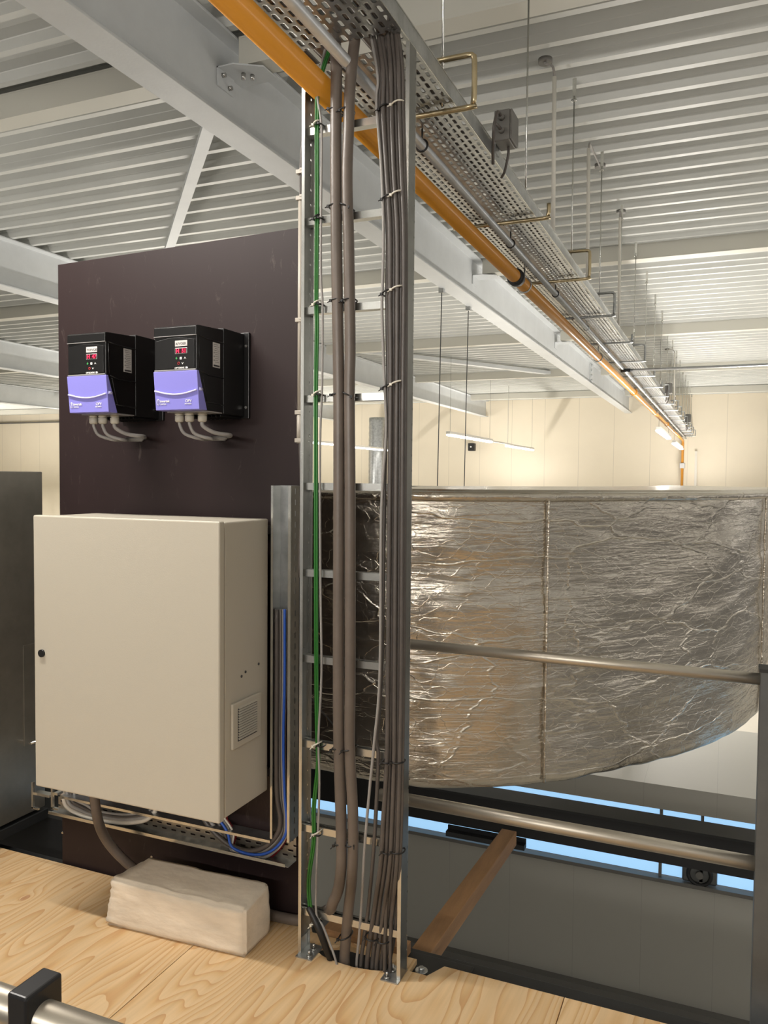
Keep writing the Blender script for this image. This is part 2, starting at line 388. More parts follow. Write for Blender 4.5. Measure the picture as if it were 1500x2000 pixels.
# ================================================================== SETTING
# roof deck: trapezoidal sheet, ribs along x
P0, ZD = .306, 4.40
prof = []
y = 5.17 - P0*32
while y < 30.3:
    prof += [(y, ZD), (y+.055, ZD), (y+.085, ZD+.055), (y+.090, ZD+.06), (y+.105, ZD+.115), (y+.165, ZD+.115), (y+.17, ZD+.108), (y+.185, ZD+.108), (y+.19, ZD+.115), (y+.262, ZD+.115), (y+.283, ZD+.06), (y+.288, ZD+.055)]
    y += P0
mb = MB(); vs = []
for (a, b) in prof: vs += [(-38, a, b), (9, a, b)]
mb.add(vs, [(2*i, 2*i+1, 2*i+3, 2*i+2) for i in range(len(prof)-1)])
struct('ceiling', mb, M['deck'], 'pale grey trapezoidal steel roof deck')
mb = MB().box(-38, 27.6, -3, 9, 27.8, 4.6); struct('wall_back', mb, M['farwall'], 'cream sandwich panel end wall')
mb = MB().box(-38.2, -4, -3, -38, 27.8, 4.6); struct('wall_left', mb, M['farwall'])
mb = MB().box(-38, -4, -3.1, 9, 27.6, -3); struct('floor', mb, M['floor'])
# lower partition beyond the deck edge, with a daylit window band
WY = 7.2
mb = MB().box(-4.2, WY, -3, 4, WY+.12, -1.775); struct('wall_lower', mb, M['lowwall'], 'grey panel wall on the level below')
mb = MB().box(-4.2, WY-.08, -2.92, 4, WY, -2.84).box(-4.2, WY-.05, -3, 4, WY, -2.95); struct('baseboard_lower', mb, M['plastic_grey'])
mb = MB().box(-4.2, WY-.03, -1.80, 4, WY+.14, -1.768); struct('trim_1', mb, M['plastic_grey'])
mb = MB().box(-4.2, WY-.02, -1.165, 4, WY+1.9, -.955); struct('wall_head', mb, M['lowwall'], 'grey box lintel above the window band')
mb = MB().box(-4.2, WY+.05, -1.76, 4, WY+.06, -1.16); wn = struct('window_1', mb, M['pane'], 'pale blue daylit window band')
mb = MB()
for x in (-.45, -.12, .35): mb.box(x, WY+.0, -1.76, x+.025, WY+.05, -1.16)
struct('window_frame', mb, M['plastic_grey'], parent=wn)
t = thing('wall_fan', (-.1, 7.1, -1.7), 'round grey fan behind the lower window strip, near the right post', 'fan')
obj('fan_housing', MB().box(-.26, WY-.0, -1.765, .02, WY+.04, -1.50), M['post'], t, .02)
obj('fan_ring', MB().ring((-.12, WY-.005, -1.68), 1, .09, .016, 28, 8), M['dark_steel'], t)
obj('fan_hub', MB().cyl((-.12, WY-.005, -1.68), (-.12, WY-.03, -1.68), .03, 16), M['plastic_grey'], t)
# run of pipe rail and panel joints on the far wall, seen left of the brown board
mb = MB()
a = hit(0, 826, 1, 27.5)
mb.box(-37.9, 27.46, a.z-.05, -17, 27.55, a.z)
struct('trim_2', mb, M['plastic_grey'])

# ================================================================== STEELWORK
def ibeam(name, xc, y0, y1, zb, zt, wf, label, group=None):
    t = thing(name, (xc, y0, zb), label, 'steel beam', group)
    mb = MB().prism([(xc-wf/2, zb), (xc+wf/2, zb), (xc+wf/2, zb+.018), (xc+.006, zb+.018), (xc+.006, zt-.018), (xc+wf/2, zt-.018), (xc+wf/2, zt),
                     (xc-wf/2, zt), (xc-wf/2, zt-.018), (xc-.006, zt-.018), (xc-.006, zb+.018), (xc-wf/2, zb+.018)], 1, y0, y1)
    obj('beam_section', mb, M['beam'], t, .003)
    return t
main = ibeam('roof_beam', -2.985, -3, 27.55, 3.85, 4.395, .215, 'large pale grey roof beam running over the brown board towards the far wall')
# splice plate near the far end, with bolts
mb = MB().box(-2.978, 19.2, 3.9, -2.96, 19.75, 4.36); obj('splice_plate', mb, M['beam'], main)
for k in range(4):
    mb = MB().cyl((-2.96, 19.3, 3.97+.115*k), (-2.925, 19.3, 3.97+.115*k), .035, 6); obj('bolt', mb, M['beam'], main)
for yb in (4.45, 9.93, 15.2):
    z0 = 4.2
    mb = MB().box(-2.977, yb-.16, z0-.115, -2.967, yb+.02, z0+.0)
    mb.prism([(-2.977, yb-.16), (-2.977, yb+.12), (-2.70, yb+.12), (-2.70, yb-.06), (-2.86, yb-.16)], 2, z0-.008, z0)
    obj('cleat', mb, M['beam'], main)
    if yb < 5:
        for (yy_, zz_) in ((yb-.11, z0-.035), (yb-.04, z0-.085)):
            obj('bolt', MB().cyl((-2.967, yy_, zz_), (-2.945, yy_, zz_), .016, 6), M['bolt'], main)
        obj('bolt', MB().cyl((-2.86, yb-.04, z0-.008), (-2.86, yb-.04, z0-.05), .014, 6), M['bolt'], main)
        obj('bolt', MB().cyl((-2.82, yb+.0, z0-.008), (-2.82, yb+.0, z0-.04), .014, 6), M['bolt'], main)
ibeam('roof_beam', -7.83, 3, 27.55, 3.83, 4.395, .21, 'pale roof beam left of the brown board, nearest of those beyond the large one', 'roof beams to the left')
ibeam('roof_beam', -13.75, 3, 27.55, 3.83, 4.395, .21, 'pale roof beam left of the board, second of those beyond the large one', 'roof beams to the left')
ibeam('roof_beam', -20.3, 3, 27.55, 3.83, 4.395, .21, 'pale roof beam left of the board, farthest one against the cream wall', 'roof beams to the left')
pur = ['nearest cross purlin under the roof deck, above the brown board', 'second cross purlin from the camera, under the roof deck', 'third cross purlin from the camera, under the roof deck',
       'fourth cross purlin from the camera, under the roof deck', 'cross purlin closest to the cream end wall']
for i, (yp, xe) in enumerate(((4.45, 9), (9.93, 9), (15.1, 9), (20.3, 9), (25.4, 9))):
    mb = MB()
    for x0, x1 in ((-38, -20.42), (-20.18, -13.88), (-13.62, -7.95), (-7.71, -3.1), (-2.87, xe)):
        mb.prism([(yp-.08, 4.22), (yp+.08, 4.22), (yp+.08, 4.234), (yp+.004, 4.234), (yp+.004, 4.386), (yp+.08, 4.386), (yp+.08, 4.398), (yp-.08, 4.398), (yp-.08, 4.386), (yp-.004, 4.386), (yp-.004, 4.234), (yp-.08, 4.234)], 0, x0, x1)
        mb.box(x0+.001, yp-.0795, 4.2345, x1-.001, yp-.072, 4.3855)
    single('cross_purlin', mb, M['purlin'], pur[i], 'purlin', 'cross purlins under the deck')
def strip(name, a, b, wd, h, m, label, cat, group=None):
    a = Vector(a); b = Vector(b); d = (b-a).normalized(); s = d.cross(Vector((0, 0, 1))).normalized()*wd/2; u = Vector((0, 0, h))
    mb = MB().add([a-s, a+s, b+s, b-s, a-s+u, a+s+u, b+s+u, b-s+u], [(0,1,2,3),(4,7,6,5),(0,4,5,1),(1,5,6,2),(2,6,7,3),(3,7,4,0)])
    return single(name, mb, m, label, cat, group)
a = hit(405, 262, 2, 4.3); b_ = hit(333, 482, 2, 4.3); b_ = a+(b_-a)*1.12; a = a+(a-b_)*.03
strip('roof_brace', (a.x, a.y, 4.30), (b_.x, b_.y, 4.30), .10, .05, M['beam'], 'white diagonal brace running from the large beam down behind the brown board', 'brace', 'diagonal roof braces')
a = hit(790, 695, 2, 4.3); b_ = hit(1010, 724, 2, 4.3)
strip('roof_brace', (a.x-.9, a.y-1.2, 4.28), (b_.x+.6, b_.y+.8, 4.28), .16, .08, M['beam'], 'pale diagonal brace seen right of the cable ladder near the far wall', 'brace', 'diagonal roof braces')

# ================================================================== PLATFORM
SX1 = hit(376, 1848, 2, 0).x; SX2 = hit(1100, 1955, 2, 0).x
def sheet(pts, holes, m, label):
    t = single('plywood_sheet', MB().prism(pts, 2, -.018, 0, holes), m, label, 'plywood', 'plywood sheets of the platform')
    return t
YB = 2.558
g = .0015
sheet([(-5.2, .2), (SX1-g, .2), (SX1-g, YB), (-5.2, YB)], [], M['ply1'], 'large pine plywood floor sheet on the left, under most of the stone block')
hole = []
for i in range(26):
    a = 2*PI*i/26; hole.append((-1.135+.148*math.cos(a)+.006*random.random(), 2.452+.052*math.sin(a)+.005*random.random()))
sheet([(SX1+g, .2), (SX2-g, .2), (SX2-g, 2.53), (-.835, 2.53), (-.872, 2.458), (-.935, 2.458), (-.935, 2.53), (-1.34, 2.53), (-1.36, YB), (SX1+g, YB)], [hole], M['ply2'], 'middle pine plywood floor sheet with the cable hole cut through it')
sheet([(SX2+g, .2), (3, .2), (3, 2.53), (SX2+g, 2.53)], [], M['ply3'], 'rightmost pine plywood floor sheet, at the bottom edge right of the joint')
# dark steel edge channel carrying the sheets
t = thing('platform_edge_beam', (-1, 2.6, -.1), 'dark steel channel along the back edge of the plywood platform', 'steel channel')
obj('channel', MB().box(-6, 2.56, -.14, .35, 2.625, -.025).box(-1.0, 2.44, -.03, -.75, 2.6, -.02), M['dark_steel'], t, .003)
obj('bolt', MB().cyl((-.905, 2.495, -.02), (-.905, 2.495, -.010), .021, 20).cyl((-.905, 2.495, -.012), (-.905, 2.495, .0), .010, 6), M['zinc'], t)
obj('joist', MB().box(-6, 2.2, -.12, 3, 2.26, -.02).box(-6, 1.0, -.12, 3, 1.06, -.02), M['edge_wood'], t)
# offcut frame behind the ladder foot
single('wooden_batten', MB().box(-1.30, 2.535, -.02, -.98, 2.59, .022), M['timber'], 'short raw timber batten behind the cable hole at the ladder foot', 'timber', bevel=.002)
# timber joist running away under the foil duct
a = hit(808, 1847, 2, -.05); b_ = hit(836, 1867, 2, -.05); c_ = hit(982, 1612, 2, -.05); d_ = hit(1003, 1636, 2, -.05)
mb = MB(); u_ = ((c_+d_)/2-(a+b_)/2).normalized(); n_ = Vector((u_.y, -u_.x, 0))*.037; m0 = (a+b_)/2; m1 = (c_+d_)/2+u_*.02; L_ = [m0-n_, m0+n_, m1+n_, m1-n_]; mb.add([(p.x, p.y, -.05) for p in L_]+[(p.x, p.y, -.12) for p in L_], [(0,1,2,3),(4,7,6,5),(0,4,5,1),(1,5,6,2),(2,6,7,3),(3,7,4,0)])
single('timber_joist', mb, M['timber'], 'rough brown timber joist reaching from the platform edge to the dark beam', 'timber', bevel=.003)
# black beam carrying it
t = thing('deck_beam', (-1, 4.2, -.1), 'black steel beam behind the lower guard rail, crossing under the foil duct', 'steel beam')
obj('beam_section', MB().box(-6, 4.1, -.215, 1.6, 4.115, -.03).box(-6, 4.1, -.225, 1.6, 4.16, -.215), M['black_steel'], t)
obj('top_flange', MB().box(-6, 4.05, -.035, 1.6, 4.20, -.023), M['dark_steel'], t)
single('steel_angle', MB().box(-1.30, 3.93, -.215, -.885, 3.975, -.19).box(-1.30, 3.965, -.215, -.885, 3.975, -.17), M['dark_steel'], 'short grey steel angle on the black beam beneath the timber joist end', 'steel angle')

# ================================================================== GUARD RAILS
t = thing('guard_rail', (.16, 2.69, -.6), 'galvanised guard rail with grey post at the right edge of the picture', 'guard rail')
pa = hit(742, 1552, 1, 2.69); pb = hit(1477, 1687, 1, 2.69); zz = (pa.z+pb.z)/2-.004
obj('knee_rail', MB().cyl((pa.x, 2.69, pa.z), (.13, 2.69, pb.z), .0225, 24), M['rail'], t)
pt = hit(1400, 1317, 1, 2.69)
obj('top_rail', MB().cyl((-1.09, 2.69, pt.z+.004), (.13, 2.69, pt.z-.002), .018, 24), M['rail'], t)
obj('post', MB().prism([(.112, 2.66), (.175, 2.66), (.175, 2.667), (.119, 2.667), (.119, 2.72), (.175, 2.72), (.175, 2.728), (.112, 2.728)], 2, -1.2, 1.075), M['post'], t, .002)
obj('post_cap', MB().box(.108, 2.655, 1.075, .18, 2.732, 1.085), M['rubber'], t)
pz = .945
t = thing('guard_rail', (-.8, .77, .9), 'shiny steel guard rail tube with black square bracket in the near left corner', 'guard rail')
obj('tube', MB().cyl((-2.6, .77, pz-.005), (.2, .77, pz-.005), .0225, 32), M['rail'], t)
obj('bracket', MB().box(-.837, .741, .86, -.803, .803, .983), M['black'], t, .004, 3)

# ================================================================== BROWN BOARD, METAL BOX
BY = 2.57
t = thing('backing_board', (-2, BY, 0), 'tall dark brown film-faced board carrying the drives and the cabinet', 'board')
zl = hit(114, 517, 1, BY).z; zr = hit(580, 445, 1, BY).z
obj('board', MB().prism([(-2.567, -.05), (-1.42, -.05), (-1.42, zr), (-2.567, zl)], 1, BY, BY+.018), M['board'], t, .001)
for px, py in ((123, 1626), (297, 1673), (285, 685)):
    p = hit(px, py, 1, BY)
    if py > 700: obj('screw', MB().cyl((p.x, BY, p.z), (p.x, BY-.004, p.z), .005, 12), M['bolt'], t)
t = thing('sheet_metal_duct', (-3, 2.5, .07), 'dark grey sheet metal box left of the grey cabinet', 'duct')
obj('casing', MB().box(-5.2, 1.95, .10, -2.9, 2.80, 1.665), M['sheet'], t, .004)
obj('dark_void_filler', MB().box(-5.2, 2.83, -1.6, -2.5, 3.15, .03).box(-5.2, 2.75, -1.6, -4.2, 7.3, 1.0), M['black_steel'], t)  # black boxes added to fill the dark void below the duct
obj('base_flange', MB().box(-5.2, 1.95, .04, -2.895, 2.815, .085), M['dark_steel'], t, .003)
obj('access_panel', MB().box(-2.9, 2.68, .42, -2.896, 2.79, .88), M['sheet'], t)
p = hit(62, 1453, 0, -2.86)
obj('handle', MB().cyl((-2.87, p.y, p.z), (-2.86, p.y+.14, p.z), .006, 10), M['zinc_bright'], t)

# ================================================================== GREY CABINET
t = thing('control_cabinet', (-1.93, 2.36, .5), 'large beige-grey electrical cabinet mounted in front of the brown board', 'cabinet')
X0, X1, ZB_, ZT_ = -2.322, -1.512, .505, 1.50
obj('body', MB().box(X0+.012, 2.232, ZB_, X1-.003, 2.505, ZT_), M['cab'], t, .006, 3)
obj('door', MB().box(X0, 2.195, ZB_-.004, X1, 2.226, ZT_+.004), M['cab'], t, .006, 3)
obj('door_gasket', MB().box(X0+.02, 2.224, ZB_+.01, X1-.012, 2.234, ZT_-.01), M['rubber'], t)
va = hit(450, 1375, 0, X1); vb = hit(505, 1353, 0, X1)
y0, y1, z0, z1 = 2.262, 2.443, .728, .885
v = obj('filter_grille', MB().box(X1-.003, y0, z0, X1+.008, y1, z1), M['cab'], t, .004, 3)
obj('grille_recess', MB().box(X1+.004, y0+.03, z0+.022, X1+.0085, y1-.03, z1-.022), M['ink'], v)
mb = MB()
for k in range(13):
    zc = z0+.028+k*.0088
    mb.add([(X1+.006, y0+.032, zc+.006), (X1+.006, y1-.032, zc+.006), (X1+.0125, y1-.032, zc), (X1+.0125, y0+.032, zc), (X1+.006, y0+.032, zc+.0075), (X1+.006, y1-.032, zc+.0075), (X1+.0125, y1-.032, zc+.0015), (X1+.0125, y0+.032, zc+.0015)],
           [(0,1,2,3),(4,7,6,5),(0,4,5,1),(1,5,6,2),(2,6,7,3),(3,7,4,0)])
obj('louvre', mb, M['cab'], v)
for (py, pz_) in ((2.33, .965), (2.355, .975), (2.44, .985)):
    obj('plug', MB().cyl((X1-.004, py, pz_), (X1-.001, py, pz_), .005, 10), M['ink'], t)
obj('lock', MB().cyl((X0+.04, 2.197, 1.0), (X0+.04, 2.188, 1.0), .014, 16), M['black'], t)
for sx_ in (X0+.05, X1-.06):
    for zz in (ZB_+.03, ZT_-.06): obj('wall_bracket', MB().box(sx_, 2.50, zz, sx_+.03, BY, zz+.03), M['zinc'], t)

# ================================================================== DRIVES
def make_drive(t, x1, word, digits):
    """x1: right side of body"""
    x0 = x1-.176; yf = 2.27; yb = 2.425
    bz, mz, tz = 1.878, 2.012, 2.163
    # body side profile in y,z : top part deep, lower part slopes back
    mb = MB().prism([(yf, mz), (yf, tz-.034), (yf-.004, tz-.034), (yf-.004, tz-.004), (yf+.004, tz), (yb, tz+.008), (yb, bz), (yf+.05, bz), (yf+.012, mz-.004)], 0, x0, x1)
    obj('housing', mb, M['drive_black'], t, .003)
    # raised rim lines on the side
    for side in (x1,):
        mb = MB()
        mb.tube([(side, yf+.012, tz-.034), (side+.001, yf+.06, tz-.040), (side+.001, yb, tz-.040)], .0022, 6)
        mb.tube([(side, yf+.02, mz-.002), (side+.001, yf+.07, mz-.012), (side+.001, yb, mz-.012)], .0022, 6)
        mb.tube([(side, yf+.05, bz+.03), (side+.001, yb, bz+.026)], .0022, 6)
        mb.tube([(side, yf+.016, mz+.006), (side, yf+.012, tz-.04)], .002, 6)
        mb.tube([(side, yf+.03, mz-.01), (side, yf+.058, bz+.03)], .002, 6)
        obj('side_rim', mb, M['drive_black'], t)
    # heat sink and back plate
    mb = MB().box(x0+.004, yb, bz-.004, x1+.002, BY-.012, tz+.014)
    for k in range(9): mb.box(x0+.006+k*.019, yb+.005, bz-.014, x0+.01+k*.019, BY-.012, bz-.004)
    obj('heat_sink', mb, M['drive_fin'], t, .002)
    pl = obj('back_plate', MB().box(x0-.012, BY-.012, bz-.012, x1+.022, BY-.001, tz+.02), M['drive_black'], t, .002)
    for zz in (2.133, 1.907): obj('screw', MB().cyl((x1+.012, BY-.012, zz), (x1+.012, BY-.018, zz), .005, 10), M['bolt'], pl)
    # front keypad: arched recess and silver trim
    pts = [(x0+.008, mz+.006), (x1-.008, mz+.006), (x1-.008, tz-.05)]
    for k in range(1, 10):
        a = k/10; pts.append((x1-.008-(.16)*a, tz-.05+.010*math.sin(PI*a)))
    pts.append((x0+.008, tz-.05))
    kp = obj('keypad', MB().prism(pts, 1, yf-.0035, yf+.001), M['drive_black'], t, .0008)
    obj('trim_line', MB().box(x0+.002, yf-.004, mz-.001, x1-.002, yf+.01, mz+.003), M['silver'], t)
    obj('trim_line', MB().box(x0, yf-.0055, tz-.0355, x1, yf, tz-.0335), M['silver'], t)
    # name label, display, buttons
    lx = x0+.089
    def txt(s, x, z, size, m, name, y=yf-.0045, parent=kp, bold=0, rot=(PI/2, 0, 0)):
        c = bpy.data.curves.new(name, 'FONT'); c.body = s; c.size = size; c.extrude = .0003; c.offset = bold; c.align_x = 'LEFT'
        o = bpy.data.objects.new(name, c); dg = bpy.context.evaluated_depsgraph_get()
        me = bpy.data.meshes.new_from_object(o); me.materials.clear(); me.materials.append(m); bpy.data.objects.remove(o)
        q = bpy.data.objects.new(name, me); COL.objects.link(q); q.parent = parent
        q.rotation_euler = rot; q.location = Vector((x, y, z))-parent_world(parent); return q
    obj('name_label', MB().box(lx, yf-.0045, 2.092, lx+.051, yf-.003, 2.112), M['paper'], kp, .0008)
    txt(word, lx+.003, 2.097, .0118, M['ink'], 'label_text', yf-.0047)
    obj('display', MB().box(lx, yf-.0045, 2.067, lx+.050, yf-.003, 2.087), M['silver'], kp, .0008)
    obj('display_window', MB().box(lx+.002, yf-.005, 2.069, lx+.048, yf-.004, 2.085), M['display_glass'], kp)
    txt(digits, lx+.005, 2.0705, .0185, M['led'], 'display_digits', yf-.0055, bold=.0004)
    zb1, zb2 = 2.052, 2.035
    obj('start_mark', MB().prism([(lx+.006, zb1-.004), (lx+.010, zb1), (lx+.006, zb1+.005), (lx+.002, zb1)], 1, yf-.0045, yf-.003), M['green_p'], kp)
    obj('menu_mark', MB().prism([(lx+.020, zb1-.004), (lx+.028, zb1-.004), (lx+.028, zb1+.004), (lx+.020, zb1+.004)], 1, yf-.0045, yf-.003, [[(lx+.0225, zb1-.0015), (lx+.0255, zb1-.0015), (lx+.0255, zb1+.0015), (lx+.0225, zb1+.0015)]]), M['white'], kp)
    obj('up_mark', MB().prism([(lx+.037, zb1-.003), (lx+.041, zb1+.004), (lx+.046, zb1-.003), (lx+.041, zb1)], 1, yf-.0045, yf-.003), M['white'], kp)
    obj('stop_mark', MB().ring((lx+.015, yf-.004, zb2), 1, .004, .0009, 14, 4), M['red_p'], kp)
    obj('down_mark', MB().prism([(lx+.027, zb2+.003), (lx+.031, zb2-.004), (lx+.036, zb2+.003), (lx+.031, zb2)], 1, yf-.0045, yf-.003), M['white'], kp)
    txt('OPTIDRIVE', lx-.001, 2.0165, .0082, M['white'], 'maker_text', bold=.0002)
    obj('arrow_mark', MB().prism([(lx+.044, 2.0165), (lx+.050, 2.0165), (lx+.054, 2.0195), (lx+.050, 2.0225), (lx+.044, 2.0225)], 1, yf-.0045, yf-.003), M['white'], kp)
    # side rating label
    sl = obj('rating_label', MB().box(x1, 2.362, 2.032, x1+.001, 2.404, 2.118), M['paper'], t)
    mb = MB()
    for k, (a, b) in enumerate(((.004, .03), (.004, .038), (.012, .03), (.004, .036), (.012, .037), (.012, .034), (.012, .036), (.012, .037), (.012, .03), (.012, .036))):
        z = 2.112-k*.0068; mb.box(x1+.001, 2.362+a, z-.0011, x1+.0014, 2.362+b, z)
    mb.box(x1+.001, 2.365, 2.035, x1+.0014, 2.401, 2.041)
    for zz in (2.083, 2.07, 2.057): mb.prism([(2.366, zz-.003), (2.371, zz-.003), (2.3685, zz+.003)], 0, x1+.001, x1+.0014)
    obj('label_print', mb, M['ink'], sl)
    # lavender cover, sloping back, wrapping the side
    q0, q1 = yf-.004, yf+.008
    mb = MB()
    vs = [(x0-.003, q0, mz-.002), (x1+.003, q0, mz-.002), (x1+.004, q1, bz), (x0-.002, q1, bz),
          (x0-.003, q0+.025, mz-.002), (x1+.003, q0+.012, mz-.002), (x1+.005, q1+.045, bz), (x0-.004, q1+.045, bz)]
    mb.add(vs, [(0,1,2,3),(4,7,6,5),(0,4,5,1),(1,5,6,2),(2,6,7,3),(3,7,4,0)])
    cv = obj('terminal_cover', mb, M['purple'], t, .002)
    pts = []
    for k in range(15):
        a = k/14; x = x0+(x1-x0)*a; z = 1.944-.014*math.sin(PI*a); f = (mz-z)/(mz-bz); pts.append((x, q0+(q1-q0)*f-.002, z))
    obj('cover_rib', MB().tube(pts, .0032, 6), M['purple_hi'], cv)
    for x in (x0-.001, x1+.001): obj('cover_screw', MB().cyl((x, q0+.012, 1.948), (x, q0+.03, 1.947), .006, 12), M['purple_hi'], cv)
    sl_ = math.atan2(q1-q0, mz-bz)
    def on(z, e=.0012): f = (mz-z)/(mz-bz); return q0+(q1-q0)*f-e
    R_ = (PI/2+sl_, 0, 0)
    txt('invertek', x0+.020, 1.905, .0118, M['white'], 'cover_text', on(1.905), cv, .0003, R_)
    txt('DRIVES', x0+.020, 1.896, .0078, M['white'], 'cover_text', on(1.896), cv, 0, R_)
    txt('OFV', x0+.125, 1.903, .014, M['white'], 'cover_text', on(1.903), cv, .0001, R_)
    txt('IP66 INSIDE', x0+.122, 1.896, .0055, M['white'], 'cover_text', on(1.896), cv, .0001, R_)
    mb = MB(); cx_, cz_ = x0+.011, 1.906
    pts = [(cx_+.007*math.cos(a*PI/8), on(cz_+.010*math.sin(a*PI/8)), cz_+.010*math.sin(a*PI/8)) for a in range(17)]
    mb.tube(pts, .0007, 4); mb.tube([(cx_, on(cz_+.010), cz_+.010), (cx_-.001, on(cz_-.010), cz_-.010)], .0009, 4)
    obj('cover_emblem', mb, M['white'], cv)
    obj('gland_plate', MB().box(x0+.01, yf+.055, bz-.004, x1-.002, yb-.004, bz), M['silver'], t)
    # glands and cables
    ce = Vector((x1-.078, BY-.006, 1.796))
    for k, (gx, gy) in enumerate(((x0+.040, yf+.085), (x0+.083, yf+.085), (x0+.128, yf+.098))):
        mb = MB().cyl((gx, gy, bz-.002), (gx, gy, bz-.012), .016, 8).cyl((gx, gy, bz-.012), (gx, gy, bz-.016), .012, 12).tube([(gx, gy, bz-.014), (gx, gy, bz-.032), (gx, gy, bz-.036)], [.0165, .0165, .012], 10)
        obj('cable_gland', mb, M['gland'], t)
        e_ = ce+Vector((-.006+.006*k, 0, .005*k-.005))
        if k == 2: pts = [(gx, gy, bz-.03), (gx+.003, gy, bz-.05), (gx+.03, gy+.03, bz-.072), (gx+.055, gy+.09, bz-.078), tuple(e_)]
        else: pts = [(gx, gy, bz-.03), (gx+.002, gy, bz-.048), (gx+.018, gy+.01, bz-.078), (gx+.06, gy+.05, bz-.094), (e_.x-.03, e_.y-.06, e_.z-.002), tuple(e_)]
        obj('cable', MB().tube(smooth_path(pts, 6), .0062 if k < 2 else .0075, 10), M['grey_cable'], t)
d1 = thing('motor_drive', (-2.13, BY, 1.86), 'left black and lavender motor drive, above the cabinet on the brown board', 'motor drive', 'wall mounted motor drives')
make_drive(d1, -2.046, 'TOEVOER', 'H  47')
d2 = thing('motor_drive', (-1.74, BY, 1.86), 'right black and lavender motor drive, closer to the cable ladder', 'motor drive', 'wall mounted motor drives')
make_drive(d2, -1.655, 'AFVOER', 'H  51')

# ================================================================== SMALL TRAYS ON THE BOARD
t = thing('cable_tray', (-2, 2.56, .24), 'narrow perforated cable tray running under the grey cabinet', 'cable tray', 'narrow trays on the brown board')
xa, xb = -2.575, -1.425
obj('tray_base', MB().box(xa, 2.5575, .235, xb, 2.5595, .323), M['tray_h'], t)
obj('lower_flange', MB().box(xa, 2.5, .235, xb, 2.558, .237), M['zinc'], t)
obj('lower_lip', MB().box(xa+.005, 2.497, .235, xb-.012, 2.501, .247), M['zinc_bright'], t)
obj('upper_flange', MB().box(xa+.07, 2.5, .321, -1.50, 2.558, .323), M['zinc'], t)
obj('upper_lip', MB().box(xa+.07, 2.497, .313, -1.50, 2.501, .323), M['zinc_bright'], t)
t = thing('cable_tray', (-1.46, 2.56, .34), 'narrow upright perforated tray between the cabinet and the cable ladder', 'cable tray', 'narrow trays on the brown board')
obj('tray_base', MB().box(-1.497, 2.5575, .33, -1.419, 2.5595, 1.62), M['zinc'], t)
obj('left_flange', MB().box(-1.4975, 2.5, .33, -1.4955, 2.558, 1.62).box(-1.500, 2.497, .33, -1.491, 2.501, 1.62), M['zinc_bright'], t)
obj('right_flange', MB().box(-1.4195, 2.50, .33, -1.4175, 2.558, 1.62), M['tray_v'], t)
obj('right_lip', MB().box(-1.429, 2.496, .33, -1.4185, 2.50, 1.62), M['zinc_bright'], t)
# hook shaped tray supports left of the cabinet
for i, (px, lab) in enumerate(((74, 'bent grey steel bracket sticking out below the left corner of the cabinet'), (112, 'second bent steel bracket below the cabinet, beside the tray end'))):
    p = hit(px+4, 1545, 1, 2.50)
    single('tray_bracket', MB().box(p.x-.006, 2.46, p.z-.06, p.x+.003, 2.47, p.z+.05).box(p.x-.006, 2.46, p.z-.062, p.x+.03, 2.47, p.z-.054).box(p.x, 2.47, p.z-.005, p.x+.08 if i == 0 else p.x+.02, 2.50, p.z+.005), M['zinc_bright'], lab, 'bracket', 'bent brackets under the cabinet')

# cables through the small trays
def ppath(pts, y, n=5):
    out = []
    for q in pts:
        yy_ = q[2] if len(q) > 2 else y
        out.append(hit(q[0], q[1], 1, yy_))
    return smooth_path(out, n)
riser = [
    ('grey_cable', 'grey', 540, 0, .0075, 'M', 'grey control cable at the left of the upright tray'),
]
def riser_cable(dx, sag, r, m, label, yo, xend):
    pts = [(541+dx, 1190), (541+dx, 1320), (540+dx*.9, 1450), (541+dx, 1550), (548+dx*.8, 1600), (541+dx, 1630+sag*.5), (515+dx, 1655+sag), (480+dx, 1662+sag), (445+dx*.6, 1648+sag), (xend+20, 1622+sag*.4), (xend, 1595)]
    P = ppath(pts, yo)
    P[-1].z = max(P[-1].z, .45)
    return single('control_cable', MB().tube(P, r, 10), m, label, 'cable', 'control cables in the small trays')
riser_cable(0, 0, .0095, M['black_cable'], 'thick grey control cable, outermost at the left of the upright tray', 2.515, 395)
riser_cable(4, 4, .0085, M['grey_cable'], 'grey control cable second from the left in the upright tray', 2.525, 405)
riser_cable(8, 9, .007, M['black_cable'], 'dark control cable third from the left in the upright tray', 2.53, 418)
riser_cable(13, 14, .0065, M['grey_cable'], 'slim grey control cable beside the blue one in the upright tray', 2.52, 430)
riser_cable(15, 7, .0052, M['blue_cable'], 'blue control cable curving from the upright tray under the cabinet', 2.505, 424)
riser_cable(17, 12, .004, M['white_cable'], 'thin white control cable right of the blue one in the upright tray', 2.52, 436)
riser_cable(18, 16, .004, M['red_cable'], 'thin red control cable, innermost at the tray corner', 2.545, 440)
for i, (dy, r, m, lab) in enumerate(((0, .009, M['white_cable'], 'pale cable loop hanging lowest in the left end of the tray'), (-6, .008, M['grey_cable'], 'grey cable loop second from the bottom in the left tray end'),
                               (-11, .007, M['black_cable'], 'dark cable loop in the middle of the left tray end'), (-16, .006, M['grey_cable'], 'thin grey cable loop on top in the left tray end'))):
    pts = [(124+i*7, 1545), (128+i*7, 1572+dy*.6), (150+i*6, 1588+dy), (190, 1600+dy), (240, 1607+dy), (280, 1603+dy), (300, 1590+dy*.6), (306+i*2, 1575)]
    P = ppath(pts, 2.522+.004*i); P[-1].z += .10; P[0].z += .06
    single('control_cable', MB().tube(P, r, 10), m, lab, 'cable', 'cable loops at the left tray end')

